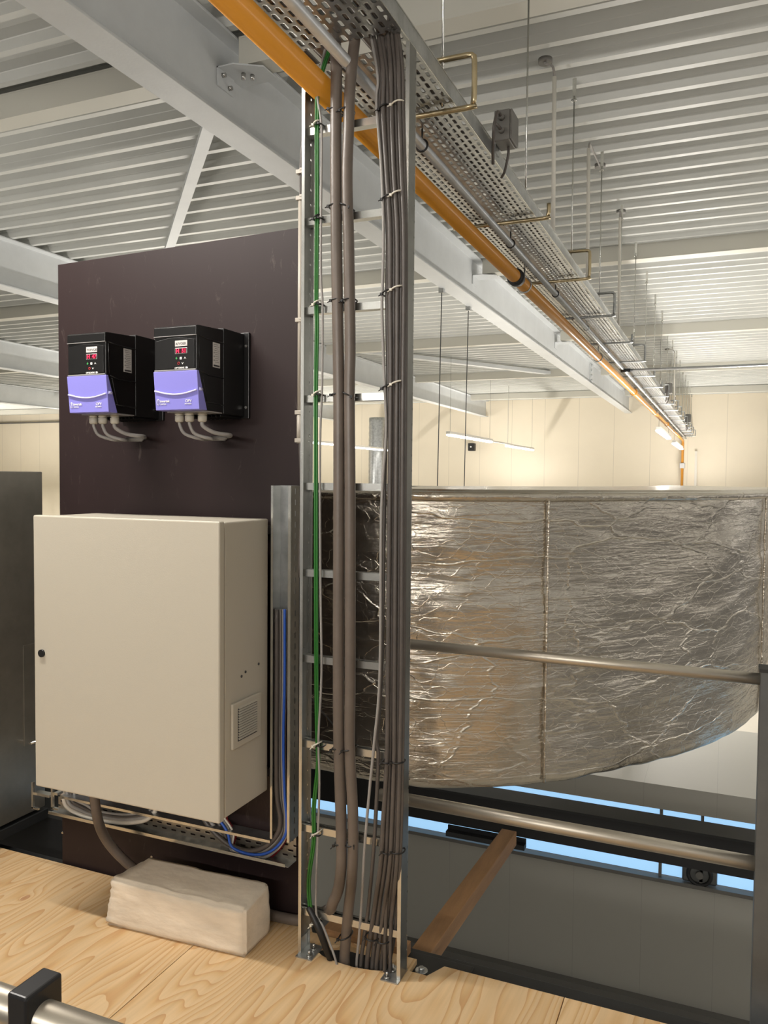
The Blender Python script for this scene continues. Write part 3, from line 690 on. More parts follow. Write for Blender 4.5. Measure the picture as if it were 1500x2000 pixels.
# ================================================================== STONE BLOCK
def stone():
    bm = bmesh.new()
    bmesh.ops.create_cube(bm, size=1)
    A = [(-2.062, 2.262), (-1.472, 2.292), (-1.478, 2.478), (-2.02, 2.455)]; H = [.182, .170, .186, .190]
    for v_ in bm.verts:
        left = v_.co.x < 0; front = v_.co.y < 0; i = (0 if left else 1) if front else (3 if left else 2)
        top = v_.co.z > 0; x, y = A[i]
        if top:
            x += ((.03 if front else .02) if left else -.006); y += (.002 if front else -.01)
        v_.co = Vector((x, y, H[i] if top else .0005))
    bmesh.ops.bevel(bm, geom=[e_ for e_ in bm.edges], offset=.009, segments=2, affect='EDGES')
    bmesh.ops.subdivide_edges(bm, edges=[e_ for e_ in bm.edges if e_.calc_length() > .06], cuts=14, use_grid_fill=True)
    bmesh.ops.triangulate(bm, faces=[f for f in bm.faces if len(f.verts) > 4])
    for v_ in bm.verts:
        if v_.co.z < .004: continue
        n = noise.noise(v_.co*9)*.005+noise.noise(v_.co*30)*.003
        if v_.co.z > .155 and v_.co.y < 2.31: n += min(0, noise.noise(v_.co*14))*.016
        if v_.co.x < -2.0: n += noise.noise(Vector((3, v_.co.y*20, v_.co.z*60)))*.010
        v_.co += v_.normal*n if v_.normal.length else Vector()
        v_.co.x += noise.noise(v_.co*5+Vector((9, 2, 1)))*.004
    me = bpy.data.meshes.new('stone_block'); bm.to_mesh(me); bm.free(); me.materials.append(M['stone'])
    for p in me.polygons: p.use_smooth = True
    o = bpy.data.objects.new('stone_block', me); COL.objects.link(o)
    tag(o, 'rough pale limestone block lying on the plywood below the cabinet', 'stone')
stone()

# ================================================================== CABLE LADDER
LX0, LX1, LY0, LY1, LZ = -1.322, -.942, 2.392, 2.452, 2.985
ld = thing('cable_ladder', (-1.132, 2.42, 0), 'upright galvanised cable ladder standing on the plywood, rising to the overhead tray', 'cable ladder')
r1 = obj('side_rail', MB().box(LX0, LY0+.001, .003, LX0+.0018, LY1-.001, LZ), M['rail_perf'], ld)
obj('rail_lip', MB().box(LX0-.0005, LY0-.001, .003, LX0+.0105, LY0+.001, LZ).box(LX0, LY1-.001, .003, LX0+.014, LY1+.001, LZ), M['zinc_bright'], r1)
r2 = obj('side_rail', MB().box(LX1-.0018, LY0+.001, .003, LX1, LY1-.001, LZ+.03), M['rail_perf'], ld)
obj('rail_lip', MB().box(LX1-.012, LY0-.001, .003, LX1+.0005, LY0+.001, LZ+.03).box(LX1-.014, LY1-.001, .003, LX1, LY1+.001, LZ+.03), M['zinc_bright'], r2)
RZ = [.145+.295*k for k in range(10)]
for z in RZ:
    obj('rung', MB().prism([(2.409, z-.012), (2.439, z-.012), (2.439, z+.012), (2.429, z+.012), (2.429, z+.010), (2.437, z+.010), (2.437, z-.010), (2.411, z-.010), (2.411, z+.010), (2.419, z+.010), (2.419, z+.012), (2.409, z+.012)], 0, LX0+.002, LX1-.002), M['zinc_bright'], ld)
for xs, d in ((LX0, 1), (LX1, -1)):
    fb = obj('foot_bracket', MB().box(xs, 2.372, 0, xs+d*.062, 2.462, .004).box(xs+d*.002, 2.395, 0, xs+d*.005, 2.45, .05), M['zinc'], ld)
    for (bx, by) in ((.045, 2.388), (.040, 2.43)):
        obj('bolt', MB().cyl((xs+d*bx, by, .004), (xs+d*bx, by, .010), .010, 6).cyl((xs+d*bx, by, .01), (xs+d*bx, by, .026), .0045, 8), M['bolt'], fb)

# beige conduit on the board edge behind the ladder
t = thing('plastic_conduit', (-1.388, 2.5, 1.4), 'thin beige conduit clipped upright behind the left ladder rail', 'conduit')
cx = -1.386
obj('conduit_tube', MB().cyl((cx, 2.5, 1.86), (cx, 2.5, 2.62), .0085, 14).cyl((cx, 2.5, 1.77), (cx, 2.5, 1.87), .0105, 14), M['pvc'], t)
for z in (2.71, 2.62, 2.20, 1.878, 1.78): obj('conduit_clip', MB().box(cx-.014, 2.488, z-.007, cx+.012, 2.512, z+.007).box(cx+.01, 2.47, z-.004, cx+.066, 2.474, z+.004), M['pvc'], t, .001)
obj('cable_tail', MB().tube(smooth_path([(cx+.016, 2.49, 2.85), (cx+.006, 2.495, 2.78), (cx, 2.5, 2.70), (cx, 2.5, 2.6)], 5), .006, 10).tube(smooth_path([(cx, 2.5, 1.79), (cx+.004, 2.5, 1.72), (cx+.02, 2.48, 1.6), (cx+.02, 2.47, 1.3)], 5), .0065, 10), M['black_cable'], t)

# ------------------------------------------------------------------ cables on the ladder
CY = 2.376
top = lambda p, dz=.12, dy=.03: [Vector((p.x, p.y+dy, p.z+dz)), p]
# thick power cables
pts = [(657, 140), (656, 250), (656.5, 400), (659, 585), (662, 770), (662, 1000), (661, 1313), (662, 1456), (665, 1560), (667, 1640), (666.5, 1690), (661, 1735), (650, 1763), (632, 1785)]
P = [hit(a, b, 1, CY) for a, b in pts]
P = [Vector((P[0].x-.02, 2.40, 3.12))]+P
e1 = hit(632, 1785, 1, CY)
P = P[:-1]+[Vector((e1.x+.015, 2.40, e1.z+.01)), Vector((e1.x-.03, 2.455, e1.z-.035)), Vector((-1.36, 2.52, .045)), Vector((-1.46, 2.53, .026)), Vector((-1.60, 2.535, .024)), Vector((-1.85, 2.53, .03)), Vector((-2.03, 2.50, .06)), Vector((-2.135, 2.44, .16)), Vector((-2.19, 2.39, .28)), Vector((-2.205, 2.37, .42)), Vector((-2.205, 2.37, .51))]
single('power_cable', MB().tube(smooth_path(P, 6), .0188, 18), M['thick_cable'], 'left thick power cable on the ladder, bending behind the stone up to the cabinet', 'power cable', 'thick power cables')
pts = [(684, 165), (681, 250), (678, 330), (679, 400), (681, 465), (683, 585), (684, 690), (682.5, 770), (684, 1000), (684, 1313), (683, 1456), (688, 1560), (690, 1640), (687, 1716), (681, 1771), (675.5, 1836), (673, 1880)]
P = [hit(a, b, 1, CY+.002 if b < 1700 else CY+.002+(b-1700)*.0003) for a, b in pts]
P = [Vector((P[0].x+.004, 2.41, 3.10))]+P+[Vector((P[-1].x, 2.445, -.25))]
single('power_cable', MB().tube(smooth_path(P, 6), .0180, 18), M['thick_cable'], 'right thick power cable on the ladder, dropping straight into the floor hole', 'power cable', 'thick power cables')

thin = [  # name pts radius
 ([(738, 150), (735, 200), (745, 330), (749, 450), (747, 560), (746, 600), (749, 700), (752, 768), (754, 850), (745, 1000), (742, 1313), (731, 1450), (722, 1540), (712, 1657), (706, 1768), (701, 1833), (696, 1898)], .0048, 'grey_cable', 'thin pale grey cable, leftmost of the right-hand bundle'),
 ([(743, 145), (741, 210), (748, 330), (757, 450), (756, 585), (758, 770), (752, 900), (745, 1313), (735, 1440), (739, 1478), (734, 1590), (730, 1657), (720, 1768), (711, 1833), (704, 1898)], .0066, 'black_cable', 'slim dark cable crossing beside the pale one in the bundle'),
 ([(749, 140), (748, 210), (755, 330), (762, 450), (762, 585), (763, 770), (758, 1313), (756, 1478), (749, 1600), (744, 1680), (732, 1768), (723, 1833), (716, 1898)], .0080, 'black_cable', 'dark cable, third from the left of the right-hand bundle'),
 ([(755, 135), (758, 210), (762, 330), (769, 450), (769, 585), (768, 770), (764, 1313), (761, 1478), (757, 1600), (753, 1680), (741, 1768), (733, 1833), (727, 1898)], .0082, 'black_cable', 'dark cable, fourth from the left of the right-hand bundle'),
 ([(763, 130), (765, 210), (769, 330), (776, 450), (776, 585), (775, 770), (771, 1313), (770, 1478), (766, 1600), (762, 1680), (751, 1768), (742, 1833), (735, 1898)], .0074, 'black_cable', 'dark cable, fifth from the left of the right-hand bundle'),
 ([(771, 125), (773, 210), (777, 330), (783, 450), (783, 585), (781, 770), (778, 1313), (775, 1478), (772, 1600), (768, 1680), (760, 1768), (751, 1833), (744, 1898)], .0070, 'black_cable', 'dark cable, sixth from the left of the right-hand bundle'),
 ([(778, 125), (780, 210), (784, 330), (789, 450), (789, 585), (787, 770), (784, 1313), (781, 1478), (778, 1600), (775, 1680), (768, 1768), (760, 1833), (752, 1898)], .0068, 'black_cable', 'dark cable, seventh from the left of the right-hand bundle'),
 ([(785, 125), (787, 210), (790, 330), (793, 450), (793, 585), (792, 770), (788, 1313), (786, 1478), (784, 1600), (781, 1680), (776, 1768), (769, 1833), (760, 1898)], .0066, 'black_cable', 'dark cable, closest to the right ladder rail'),
]
for i, (pts, r, m, lab) in enumerate(thin):
    yo = CY+.004+(.010 if i % 2 else 0)
    P = [hit(a, b, 1, yo+(max(0, b-1700)*.0003)) for a, b in pts]
    P = [Vector((min(P[0].x-.02, -1.0)-.004*(7-i), 2.42, 3.10))]+P+[Vector((P[-1].x+.004, P[-1].y+.01, -.25))]
    single('riser_cable', MB().tube(smooth_path(P, 5), r, 10), M[m], lab, 'cable', 'slim cables of the right-hand bundle')
# two more filling the back of the bundle
for i, (dx, lab) in enumerate(((0, 'dark cable at the back of the bundle, seen between the front ones'), (11, 'second dark cable at the back of the bundle, near the right rail'))):
    P = [hit(a+dx, b, 1, 2.397) for a, b in ((753, 150), (765, 330), (767, 585), (767, 770), (768, 1313), (768, 1478), (762, 1640))]
    P = [Vector((P[0].x, 2.42, 3.12))]+P+[Vector((P[-1].x-.02, 2.41, .12)), Vector((P[-1].x-.035, 2.45, -.2))]
    single('riser_cable', MB().tube(smooth_path(P, 5), .0065, 8), M['black_cable'], lab, 'cable', 'slim cables of the right-hand bundle')
# green earth wires
for i, dx in enumerate((0, 4)):
    pts = [(622, 160), (617, 230), (617, 400), (616, 585), (617, 640), (615, 770), (615, 900), (616, 1313), (618, 1443), (619, 1495), (611, 1576), (611, 1641), (603, 1700), (601, 1735), (604, 1776)]
    P = [hit(a+dx, b, 1, 2.397) for a, b in pts]; P = [Vector((P[0].x+.05, 2.41, 3.10))]+P
    single('earth_wire', MB().tube(smooth_path(P, 5), .0042, 8), M['green_cable'], ('left' if i == 0 else 'right')+' one of the two green earth wires along the left ladder rail', 'wire', 'green earth wires')
P = [hit(a, b, 1, 2.394) for a, b in ((620, 175), (628, 250), (627, 420), (627, 542), (630, 600), (629, 757), (625, 880), (626, 1150), (628, 1313), (622, 1443), (624, 1530), (620, 1657), (618, 1720), (618, 1785), (630, 1808), (645, 1845), (658, 1885))]
P = [Vector((P[0].x+.03, 2.41, 3.10))]+P+[Vector((P[-1].x+.02, 2.44, -.2))]
single('data_cable', MB().tube(smooth_path(P, 5), .0040, 8), M['grey_cable'], 'thin grey cable hanging beside the green earth wires', 'cable')
P = [hit(603, 1772, 1, 2.398), hit(612, 1790, 1, 2.39), hit(625, 1820, 1, 2.385), hit(640, 1860, 1, 2.40), hit(650, 1890, 1, 2.42)]
P.append(Vector((P[-1].x+.01, 2.44, -.2)))
single('braided_sleeve', MB().tube(smooth_path(P, 5), [.011]*1+[.012]*25, 10), M['black_tie'], 'black sleeve covering the earth wires where they enter the floor hole', 'cable sleeve')
P = [hit(606, 1360, 1, 2.46), hit(625, 1385, 1, 2.47), hit(655, 1420, 1, 2.48), hit(700, 1470, 1, 2.5)]
single('data_cable', MB().tube(P, .0025, 6), M['black_tie'], 'thin black wire slanting behind the left thick cable in front of the foil', 'cable')

# cable ties
def tie(px, py, yc, rx, ry, m, tilt, label, group, head=-1, r=.0028):
    c = hit(px, py, 1, yc)
    t = thing('cable_tie', c, label, 'cable tie', group)
    obj('strap', MB().ring((c.x, c.y, c.z), 2, rx, r, 22, 5, rx=rx, ry=ry, tilt=tilt), m, t)
    hx = c.x+head*rx*.8; hy = c.y-ry*.75
    obj('tie_head', MB().box(hx-.004, hy-.005, c.z+head*tilt*rx-.004, hx+.004, hy+.002, c.z+head*tilt*rx+.004), m, t)
    obj('tie_tail', MB().cyl((hx, hy, c.z+head*tilt*rx), (hx+head*.006, hy-.012, c.z+head*tilt*rx-.008), .0018, 5), m, t)
ordn = ['topmost', 'second', 'third', 'fourth', 'fifth', 'sixth', 'seventh']
rows = [219, 405, 588, 771, 1458, 1643]
for i, py in enumerate(rows):
    tl = -.35 if py > 1000 else -.12
    x1_ = 660+(2 if i > 1 else -3)+(5 if py > 1600 else 0)
    tie(x1_, py, CY+.016, .0212, .034, M['black_tie'], -tl if i else -.1, 'black tie round the left thick cable, %s from the top' % ordn[i], 'ties on the thick cables')
    tie(x1_+21.5, py+(3 if py > 1000 else 0), CY+.016, .0206, .034, M['black_tie'], .25 if py > 1000 else (-.45 if i % 2 else .15), 'black tie round the right thick cable, %s from the top' % ordn[i], 'ties on the thick cables', 1 if i % 2 else -1)
tie(675, 1826, CY+.03, .0206, .034, M['black_tie'], .3, 'black tie round the right thick cable just above the floor hole', 'ties on the thick cables')
rows = [242, 425, 592, 768, 1452, 1625, 1800]
for i, py in enumerate(rows):
    tie(620 if py < 1700 else 616, py, 2.402, .012, .018, M['white_tie'] if i not in (1,) else M['black_tie'], .6, '%s tie round the green earth wires, %s from the top' % ('pale' if i not in (1,) else 'black', ordn[i]), 'ties on the earth wires')
    tie(628 if py < 1500 else 622, py+3, 2.405, .009, .018, M['black_tie'], -.3, 'black tie round the thin grey cable beside the earth wires, %s from the top' % ordn[i], 'ties on the thin grey cable')
rows = [215, 390, 574, 758, 1480, 1655]
for i, py in enumerate(rows):
    pb_ = py+(8 if py > 1000 else 0)
    tie(758 if py > 300 else 752, pb_-2, CY+.02, .0165, .028, M['black_tie'], .45 if py < 1000 else -.05, 'black tie round the left half of the slim cable bundle, %s from the top' % ordn[i], 'ties on the slim cable bundle')
    m = M['white_tie'] if py < 1000 else M['black_tie']
    tie(778, pb_-(10 if py < 1000 else 2), CY+.018, .021, .028, m, .3 if py < 1000 else .05, '%s tie round the right half of the slim cable bundle, %s from the top' % ('white' if py < 1000 else 'black', ordn[i]), 'ties on the slim cable bundle')
tie(728, 1828, CY+.04, .022, .030, M['black_tie'], -.1, 'black tie at the foot of the slim bundle, left half', 'ties on the slim cable bundle')
tie(751, 1834, CY+.04, .022, .030, M['black_tie'], .05, 'black tie at the foot of the slim bundle, right half', 'ties on the slim cable bundle')

# ================================================================== OVERHEAD TRAY
TX0, TX1, TZ = -1.40, -.968, 3.052
tr = thing('overhead_cable_tray', (-1.2, 2, TZ), 'wide perforated cable tray hung under the roof, running to the far wall', 'cable tray')
mb = MB()
hy0, hy1, hx0, hx1 = 2.385, 2.475, -1.37, -1.0
for (a, b, c, d) in ((TX0, .3, TX1, hy0), (TX0, hy0, hx0, hy1), (hx1, hy0, TX1, hy1), (TX0, hy1, TX1, 27.3)): mb.box(a, b, TZ, c, d, TZ+.0015)
obj('tray_floor', mb, M['tray'], tr)
mb = MB(); L_ = 0
obj('tray_side', MB().box(TX1-.0015, .3, TZ, TX1, 27.3, TZ+.06).box(TX0, .3, TZ, TX0+.0015, 27.3, TZ+.06), M['zinc'], tr)
obj('tray_edge', MB().box(TX1-.012, .3, TZ+.06, TX1+.003, 27.3, TZ+.064).box(TX1-.001, .3, TZ-.0015, TX1+.0015, 27.3, TZ+.002).box(TX0-.003, .3, TZ+.06, TX0+.012, 27.3, TZ+.064), M['zinc_bright'], tr)
mb = MB()
for y in (1.9, 4.35, 7.3, 10.3, 13.3, 16.3): mb.box(TX0, y, TZ-.0015, TX1, y+.006, TZ)
mb.box((TX0+TX1)/2-.016, hy1, TZ-.001, (TX0+TX1)/2+.016, 27.3, TZ-.0005)
obj('tray_joint', mb, M['zinc'], tr)
for i, (x, r, lab) in enumerate(((-1.345, .022, 'left thick dark cable lying in the overhead tray'), (-1.27, .022, 'second thick dark cable lying in the overhead tray'), (-1.10, .018, 'third dark cable lying in the overhead tray'), (-1.04, .018, 'right dark cable lying in the overhead tray, near its open side'))):
    P = []
    for k in range(40):
        y = .6+k*.74; P.append((x+.008*math.sin(k*1.7+i), y, TZ+.003+r))
    single('tray_cable', MB().tube(P, r, 8), M['thick_cable'], lab, 'cable', 'cables lying in the overhead tray')
# C shaped hangers
ys = [2.93, 4.30, 5.68, 7.02, 8.42, 9.8, 11.2, 12.6, 14.0, 15.4, 16.8, 18.2, 19.6, 21.0, 22.4, 23.8, 25.2, 26.6]
z = TZ-.02
first = None
for i, y in enumerate(ys):
    w_ = [(-1.42, y, z), (-.925, y, z), (-.905, y, z+.006), (-.895, y, z+.028), (-.895, y, z+.165), (-.902, y, z+.185), (-.925, y, z+.192), (-1.06, y, z+.192)]
    if i % 2 and i < 3 or i in (4, 6, 7, 9): w_ = w_[:4]+[(-.895, y, z+.075)]
    t = thing('tray_hanger', (-1.1, y, z), 'C-shaped steel hanger under the overhead tray, %s from the camera' % (['first', 'second', 'third', 'fourth', 'fifth', 'sixth', 'seventh', 'eighth', 'ninth', 'tenth', 'eleventh', 'twelfth', 'thirteenth', 'fourteenth', 'fifteenth', 'sixteenth', 'seventeenth', 'eighteenth', 'nineteenth'][i]), 'hanger', 'hangers of the overhead tray')
    obj('hanger_bar', MB().tube(smooth_path(w_, 2), .011, 8), M['zinc_warm'] if i < 3 else M['zinc'], t)
    # threaded rod and clamp up to the deck
    xr = -1.02
    yr = y
    obj('threaded_rod', MB().cyl((xr, yr, z+.02), (xr, yr, 4.28), .005, 8), M['zinc_bright'], t)
    obj('rod_clamp', MB().box(xr-.013, yr-.003, 4.24, xr+.013, yr+.003, 4.40).cyl((xr-.018, yr, 4.25), (xr+.018, yr, 4.25), .009, 8), M['zinc_bright'], t)
# rising conduits with roof rosettes
for i, (px, py, dx_, dy_, lab) in enumerate(((1083, 150, 1065, 118, 'pale riser tube nearest the camera, rising from the tray to a dark roof rosette'), (1150, 290, 1172, 323, 'pale riser tube with a looping hose to a dark rosette, second from the camera'),
                                             (1211, 425, 1213, 413, 'pale riser tube ending straight in a dark roof rosette, third from the camera'), (1318, 690, 1303, 682, 'pale riser tube with hose, far along the overhead tray'))):
    q = hit(px, py, 2, 4.25); s_ = hit(dx_, dy_, 2, 4.39)
    t = thing('riser_tube', (q.x, q.y, 3.1), lab, 'tube', 'riser tubes beside the tray')
    obj('tube', MB().cyl((q.x+.01, q.y, 3.06), (q.x, q.y, 4.25), .0135, 12), M['trunk'], t)
    obj('hose', MB().tube(smooth_path([(q.x, q.y, 4.25), (q.x+(s_.x-q.x)*.2, q.y+(s_.y-q.y)*.1, 4.32), (q.x+(s_.x-q.x)*.9, q.y+(s_.y-q.y)*.5, 4.36), (s_.x, s_.y, 4.38)], 5), .008, 8), M['grey_cable'], t)
    obj('roof_rosette', MB().cyl((s_.x, s_.y, 4.372), (s_.x, s_.y, 4.40), .046, 28), M['plastic_grey'], t)
# junction boxes on the tray edge
def jbox(y, x, z, s, lab):
    t = thing('junction_box', (x, y, z), lab, 'junction box', 'junction boxes on the tray edge')
    obj('box_body', MB().box(x-.035*s, y-.06*s, z-.065*s, x+.035*s, y+.06*s, z+.065*s), M['plastic_grey'], t, .005)
    obj('lid', MB().box(x+.035*s, y-.058*s, z-.063*s, x+.045*s, y+.058*s, z+.063*s), M['plastic_grey'], t, .003)
    for zz in (-.025, .03):
        obj('gland', MB().cyl((x, y-.06*s, z+zz*s), (x, y-.085*s, z+zz*s), .014*s, 10), M['plastic_grey'], t)
        obj('cable', MB().tube(smooth_path([(x, y-.08*s, z+zz*s), (x, y-.13*s, z+(zz-.005)*s), (x-.005, y-.16*s, z-.04*s), (x-.02, y-.12*s, z-.12*s), (x-.03, y-.08*s, z-.17*s)], 5), .007*s, 8), M['black_cable'], t)
    obj('cable', MB().tube(smooth_path([(x+.01, y+.02*s, z-.065*s), (x+.01, y+.02*s, z-.1*s), (x-.01, y+.04*s, z-.16*s), (x-.03, y+.06*s, z-.18*s)], 5), .006*s, 8), M['black_cable'], t)
    obj('mount', MB().box(x-.045*s, y-.02, TZ+.03, x-.037*s, y+.05, z+.05*s), M['zinc'], t)
jbox(3.50, -.925, 3.175, 1, 'grey junction box with looped cables, on the near edge of the overhead tray')
jbox(14.2, -.91, 3.18, 1.3, 'small grey junction box halfway along the overhead tray')
jbox(21.4, -.90, 3.2, 1.6, 'small grey junction box at the far end of the overhead tray')
# steel conduit below the tray
CX, CZ = -1.152, 2.985
t = thing('steel_conduit', (CX, 2, CZ), 'shiny steel conduit clamped beneath the overhead tray', 'conduit')
obj('conduit_tube', MB().cyl((CX, .3, CZ), (CX-.03, 27.2, CZ), .0195, 20), M['conduit'], t)
for y in (3.08, 4.53, 5.85, 7.25, 8.6, 9.95, 11.4, 12.8, 14.2, 15.6, 17.0, 18.4, 19.8, 21.2, 22.6, 24.0, 25.4, 26.8):
    c = obj('conduit_clamp', MB().ring((CX-.001*y, y, CZ), 1, .0235, .0045, 20, 6).cyl((CX-.001*y, y, CZ+.022), (CX-.001*y, y, TZ), .004, 8), M['black'] if y < 7 else M['zinc'], t)
# horizontal tube crossing to the right
qa = hit(1216, 723, 2, 2.96); t = thing('cross_tube', (qa.x, qa.y, 2.96), 'thin grey tube branching right from the steel conduit', 'tube')
qb = hit(1500, 711, 1, qa.y)
obj('tube', MB().cyl((qa.x, qa.y, 2.955), (4.5, qa.y, 2.955+.0), .016, 12), M['conduit'], t)
obj('coupling', MB().cyl((qa.x-.02, qa.y, 2.955), (qa.x+.09, qa.y, 2.955), .024, 12), M['black'], t)
# yellow gas pipe
GX, GZ, GR = -1.268, 2.942, .041
t = thing('gas_pipe', (GX, 2, GZ), 'ochre yellow pipe running along beneath the tray edge and down the far wall', 'pipe')
obj('pipe', MB().tube([(GX, .2, GZ), (GX, 10, GZ), (GX-.01, 27.15, GZ), (GX-.01, 27.3, GZ-.12), (GX-.01, 27.3, -3)], GR, 28), M['yellow'], t)
for y in (5.12, 12.3, 19.5): obj('coupling', MB().cyl((GX, y-.05, GZ), (GX, y+.05, GZ), GR+.008, 28).cyl((GX, y-.02, GZ), (GX, y+.02, GZ), GR+.014, 28), M['rubber'] if y < 6 else M['yellow'], t)
for y in (5.35, 8.72, 16, 22): obj('pipe_clamp', MB().ring((GX, y, GZ), 1, GR+.005, .006, 26, 6).cyl((GX, y, GZ+GR), (GX, y, TZ), .005, 8), M['zinc'], t)
# wall mounted small things at the far end of the pipe
obj('shut_off_valve', MB().box(GX-.09, 27.22, 2.05, GX+.07, 27.42, 2.22), M['silver'], t, .01)
single('wall_trunking', MB().box(-.92, 27.5, -3, -.85, 27.6, 2.6), M['trunk'], 'thin pale trunking on the far wall right of the yellow drop pipe', 'trunking')

# ================================================================== FOIL DUCT
def foil():
    plan = [(-2.75, 3.25), (-2.3, 3.235), (-1.705, 3.224), (-1.462, 3.205), (-1.167, 3.235), (-.964, 3.32), (-.709, 3.49), (-.377, 3.85), (-.007, 4.41), (.204, 5.05), (.33, 5.9), (.38, 7.1)]
    P = smooth_path([(a, b, 0) for a, b in plan], 16)
    zt, zb = 1.605, .30; nz_ = 64; vs = []; n = len(P)
    # outward direction
    for j in range(nz_+1):
        f = j/nz_; z = zb+(zt-zb)*f
        edge = min(1, min(f, 1-f)/.035); back = (1-math.sqrt(max(0, 1-(1-edge)**2)))*.035
        for i, p in enumerate(P):
            tdir = (P[min(n-1, i+1)]-P[max(0, i-1)]).normalized(); out = Vector((tdir.y, -tdir.x, 0))
            q = Vector((p.x*1.0, p.y, z)); s = i*.03
            w1 = noise.noise(Vector((p.x*2.2, p.y*2.2, z*5)))*.014
            r1 = 1-abs(noise.noise(Vector((p.x*1.6+5, p.y*1.6, z*9+2))))*2
            r2 = 1-abs(noise.noise(Vector((p.x*9, p.y*9, z*26))))*2
            w2 = max(0, r1)**10*.006
            q += out*(w1+w2-back)
            if f < .06: q.z += noise.noise(Vector((p.x*7, p.y*7, 1)))*.008
            vs.append(q)
    fs = []
    for j in range(nz_):
        for i in range(n-1): fs.append((j*n+i, j*n+i+1, (j+1)*n+i+1, (j+1)*n+i))
    mb = MB().add(vs, fs, True)
    # top, bottom, back
    off = lambda p, i: Vector((P[i].x-.9, P[i].y+1.0, 0))
    inner = [Vector((P[i].x-(.9 if P[i].x > -1.4 else .3), max(4.6, P[i].y+1.3), 0)) for i in range(n)]
    for z, row in ((zb, 0), (zt, nz_)):
        vv = [vs[row*n+i] for i in range(n)]+[Vector((inner[i].x, inner[i].y, z)) for i in range(n)]
        mb.add(vv, [(i, i+1, n+i+1, n+i) for i in range(n-1)])
    vv = [Vector((inner[i].x, inner[i].y, zb)) for i in range(n)]+[Vector((inner[i].x, inner[i].y, zt)) for i in range(n)]
    mb.add(vv, [(i, i+1, n+i+1, n+i) for i in range(n-1)])
    t = thing('insulated_duct', (-1, 3.5, zb), 'big curved duct wrapped in crumpled silver foil behind the cable ladder', 'duct')
    obj('foil_wrap', mb, M['foil'], t, fixn=False)
    # taped seams
    for xs in (-.70, .20):
        k = min(range(1, n-1), key=lambda i: abs(P[i].x-xs))
        mb = MB(); a = P[k]; tdir = (P[k+1]-P[k-1]).normalized(); out = Vector((tdir.y, -tdir.x, 0))
        pts = [a+out*(.012+.004*noise.noise(Vector((0, 0, z_*.9))))+Vector((0, 0, zb+.02+(zt-zb-.04)*z_/20)) for z_ in range(21)]
        mb.tube(pts, .007, 6); obj('taped_seam', mb, M['foil'], t)
    obj('rim_tape', MB().tube([P[i]+Vector((0, -.004, zt-.03)) for i in range(0, n, 3)], .022, 8), M['foil'], t)
foil()

# ================================================================== FAR THINGS
def lamp(x, y0, y1, z, lab, power, stand=False):
    t = thing('linear_lamp', (x, (y0+y1)/2, z), lab, 'lamp', 'hanging linear lamps')
    obj('lamp_housing', MB().box(x-.05, y0, z, x+.05, y1, z+.06), M['lamp_body'], t, .01)
    obj('diffuser', MB().box(x-.055, y0+.02, z-.045, x+.055, y1-.02, z), M['lamp'], t, .02, 3)
    for y in (y0+.15, y1-.15):
        if stand: obj('stand', MB().cyl((x, y, -3), (x, y, z-.045), .025, 10), M['post'], t)
        else: obj('suspension_wire', MB().cyl((x, y, z+.06), (x, y, 4.398), .003, 6), M['post'], t)
    ar = area('lamp_light', (0, 0, -.055), .11, y1-y0-.05, power, t)
    return t
lamp(-5.72, 17.1, 20.7, 2.65, 'lit linear lamp in front of the far wall, left of the pair beside the ladder', 60)
lamp(-5.95, 23.2, 26.7, 2.65, 'lit linear lamp close to the far wall, right of the pair beside the ladder', 25)
lamp(-10.75, 19.6, 22.2, 2.65, 'lit linear lamp seen between the ladder rails, left one', 60)
lamp(-11.05, 23.0, 26.4, 2.65, 'lit linear lamp seen between the ladder rails, right one', 25)
lamp(-1.235, 16.6, 19.8, 2.65, 'lit linear lamp under the far yellow pipe, nearer one', 50)
lamp(-1.27, 22.4, 26.4, 2.65, 'lit linear lamp under the far yellow pipe, one by the wall', 25)
t = thing('lamp_trunking', (-5.84, 22, 2.66), 'thin pale trunking joining the two far lamps right of the ladder', 'trunking')
obj('trunking', MB().box(-5.87, 20.75, 2.66, -5.82, 23.15, 2.70), M['lamp_body'], t)
for y in (21.0, 22.9): obj('suspension_wire', MB().cyl((-5.845, y, 2.70), (-5.845, y, 4.398), .003, 6), M['lamp_body'], t)
# platform lamp, then unseen fill lamps added around the camera and in hidden bays
def lamp_x(y, x0, x1, z, lab, power, up):
    t = thing('linear_lamp', ((x0+x1)/2, y, z), lab, 'lamp', 'hanging linear lamps')
    obj('lamp_housing', MB().box(x0, y-.05, z, x1, y+.05, z+.06), M['lamp_body'], t, .01)
    obj('diffuser', MB().box(x0+.02, y-.045, z-.03, x1-.02, y+.045, z), M['lamp'], t, .01)
    for x in (x0+.15, x1-.15): obj('suspension_wire', MB().cyl((x, y, z+.06), (x, y, 4.398), .003, 6), M['lamp_body'], t)
    area('lamp_light', (0, 0, -.04), x1-x0-.05, .08, power, t)
    if up: 
        a = area('fill_uplight', (0, 0, .07), x1-x0-.05, .08, up, t); a.rotation_euler = (PI, 0, 0)
lamp_x(1.6, -3.3, -1.75, 3.4, 'linear lamp hung over the platform left of the camera', KEY, 0)
t = thing('linear_lamp', (-1.2, -3.3, 2.6), 'added wide fill light behind the camera, turned towards the platform', 'lamp')
obj('lamp_housing', MB().box(-3.4, -3.36, 2.45, 1.0, -3.3, 2.75), M['lamp_body'], t, .01)
obj('diffuser', MB().box(-3.36, -3.3, 2.48, .96, -3.285, 2.72), M['lamp'], t)
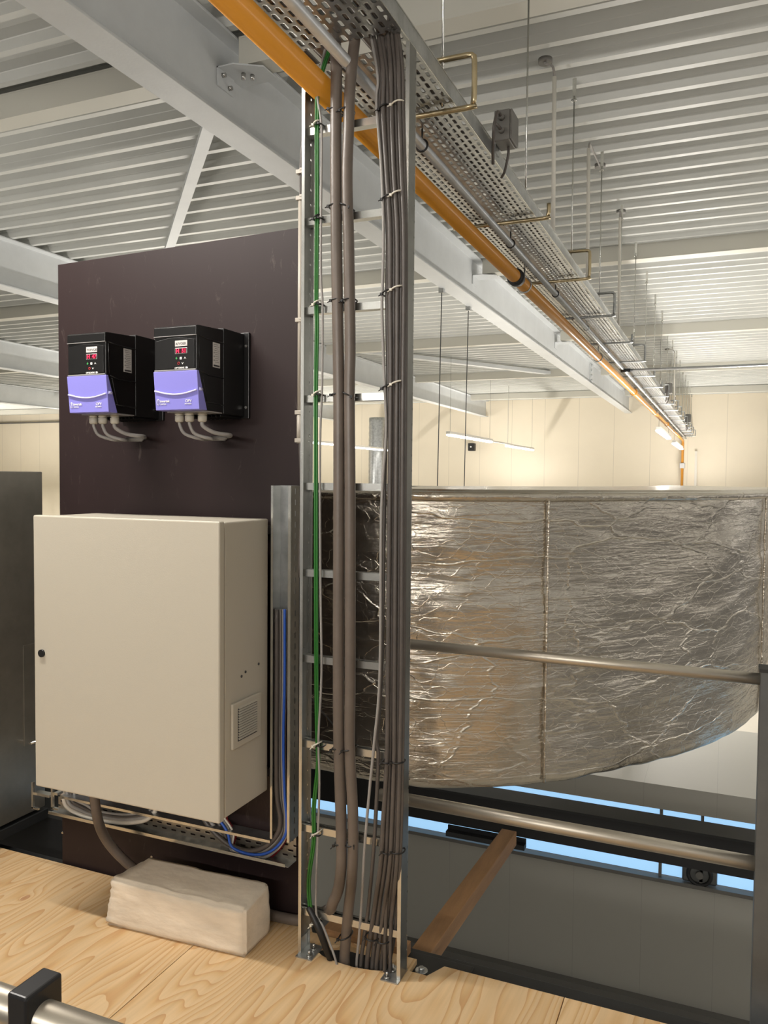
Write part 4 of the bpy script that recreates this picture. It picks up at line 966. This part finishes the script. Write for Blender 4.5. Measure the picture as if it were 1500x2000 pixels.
for x in (-3.0, .6): obj('stand', MB().cyl((x, -3.33, -3), (x, -3.33, 2.45), .03, 10), M['post'], t)
a = area('lamp_light', (0, .03, 0), 4.3, .24, FRONT_FILL, t); a.rotation_euler = (PI/2, 0, 0)
for (x, y0, y1, z, dn, up, lab) in FILL_LAMPS:
    t = lamp(x, y0, y1, z, lab.replace('hung', 'on stands'), dn, True)
    a = area('fill_uplight', (0, 0, .07), .11, y1-y0-.05, up, t); a.rotation_euler = (PI, 0, 0)  # added uplight standing in for floor bounce on the deck
# rods hanging from the large beam
for i, (px, py) in enumerate(((842, 566), (895, 601))):
    p = hit(px, py, 2, 3.85); p.x = -3.085
    t = thing('hanging_rod', (p.x, p.y, 3.85), 'thin grey rod clamped to the large beam right of the ladder, %s one' % ('left' if i == 0 else 'right'), 'rod', 'rods hanging from the large beam')
    obj('rod', MB().cyl((p.x, p.y, 3.84), (p.x-.03, p.y, 1.0), .006, 8), M['post'], t)
    obj('beam_clamp', MB().box(p.x-.03, p.y-.03, 3.80, p.x+.03, p.y+.03, 3.86), M['zinc'], t)
p = hit(922, 873, 1, 27.3)
t = thing('loudspeaker', (p.x, 27.3, p.z), 'small black loudspeaker on the far cream wall below the lamps', 'loudspeaker')
obj('speaker_box', MB().box(p.x-.11, 27.15, p.z-.14, p.x+.11, 27.4, p.z+.13), M['speaker'], t, .02)
obj('cone', MB().cyl((p.x, 27.15, p.z), (p.x, 27.14, p.z), .03, 12), M['white'], t)
obj('wall_mount', MB().box(p.x-.02, 27.4, p.z-.03, p.x+.02, 27.6, p.z+.03), M['speaker'], t)
a = hit(722, 860, 1, 27.0); b_ = hit(752, 860, 1, 27.0)
mb = MB(); cx = (a.x+b_.x)/2; rr = (b_.x-a.x)/2
pts = []; rads = []
for k in range(60):
    pts.append((cx, 27.0, -3+k*.116)); rads.append(rr*(1.0 if k % 2 else 1.03))
single('spiral_duct', MB().tube(pts, rads, 24), M['zinc'], 'grey spiral ventilation duct standing before the far wall, between the ladder cables', 'duct')
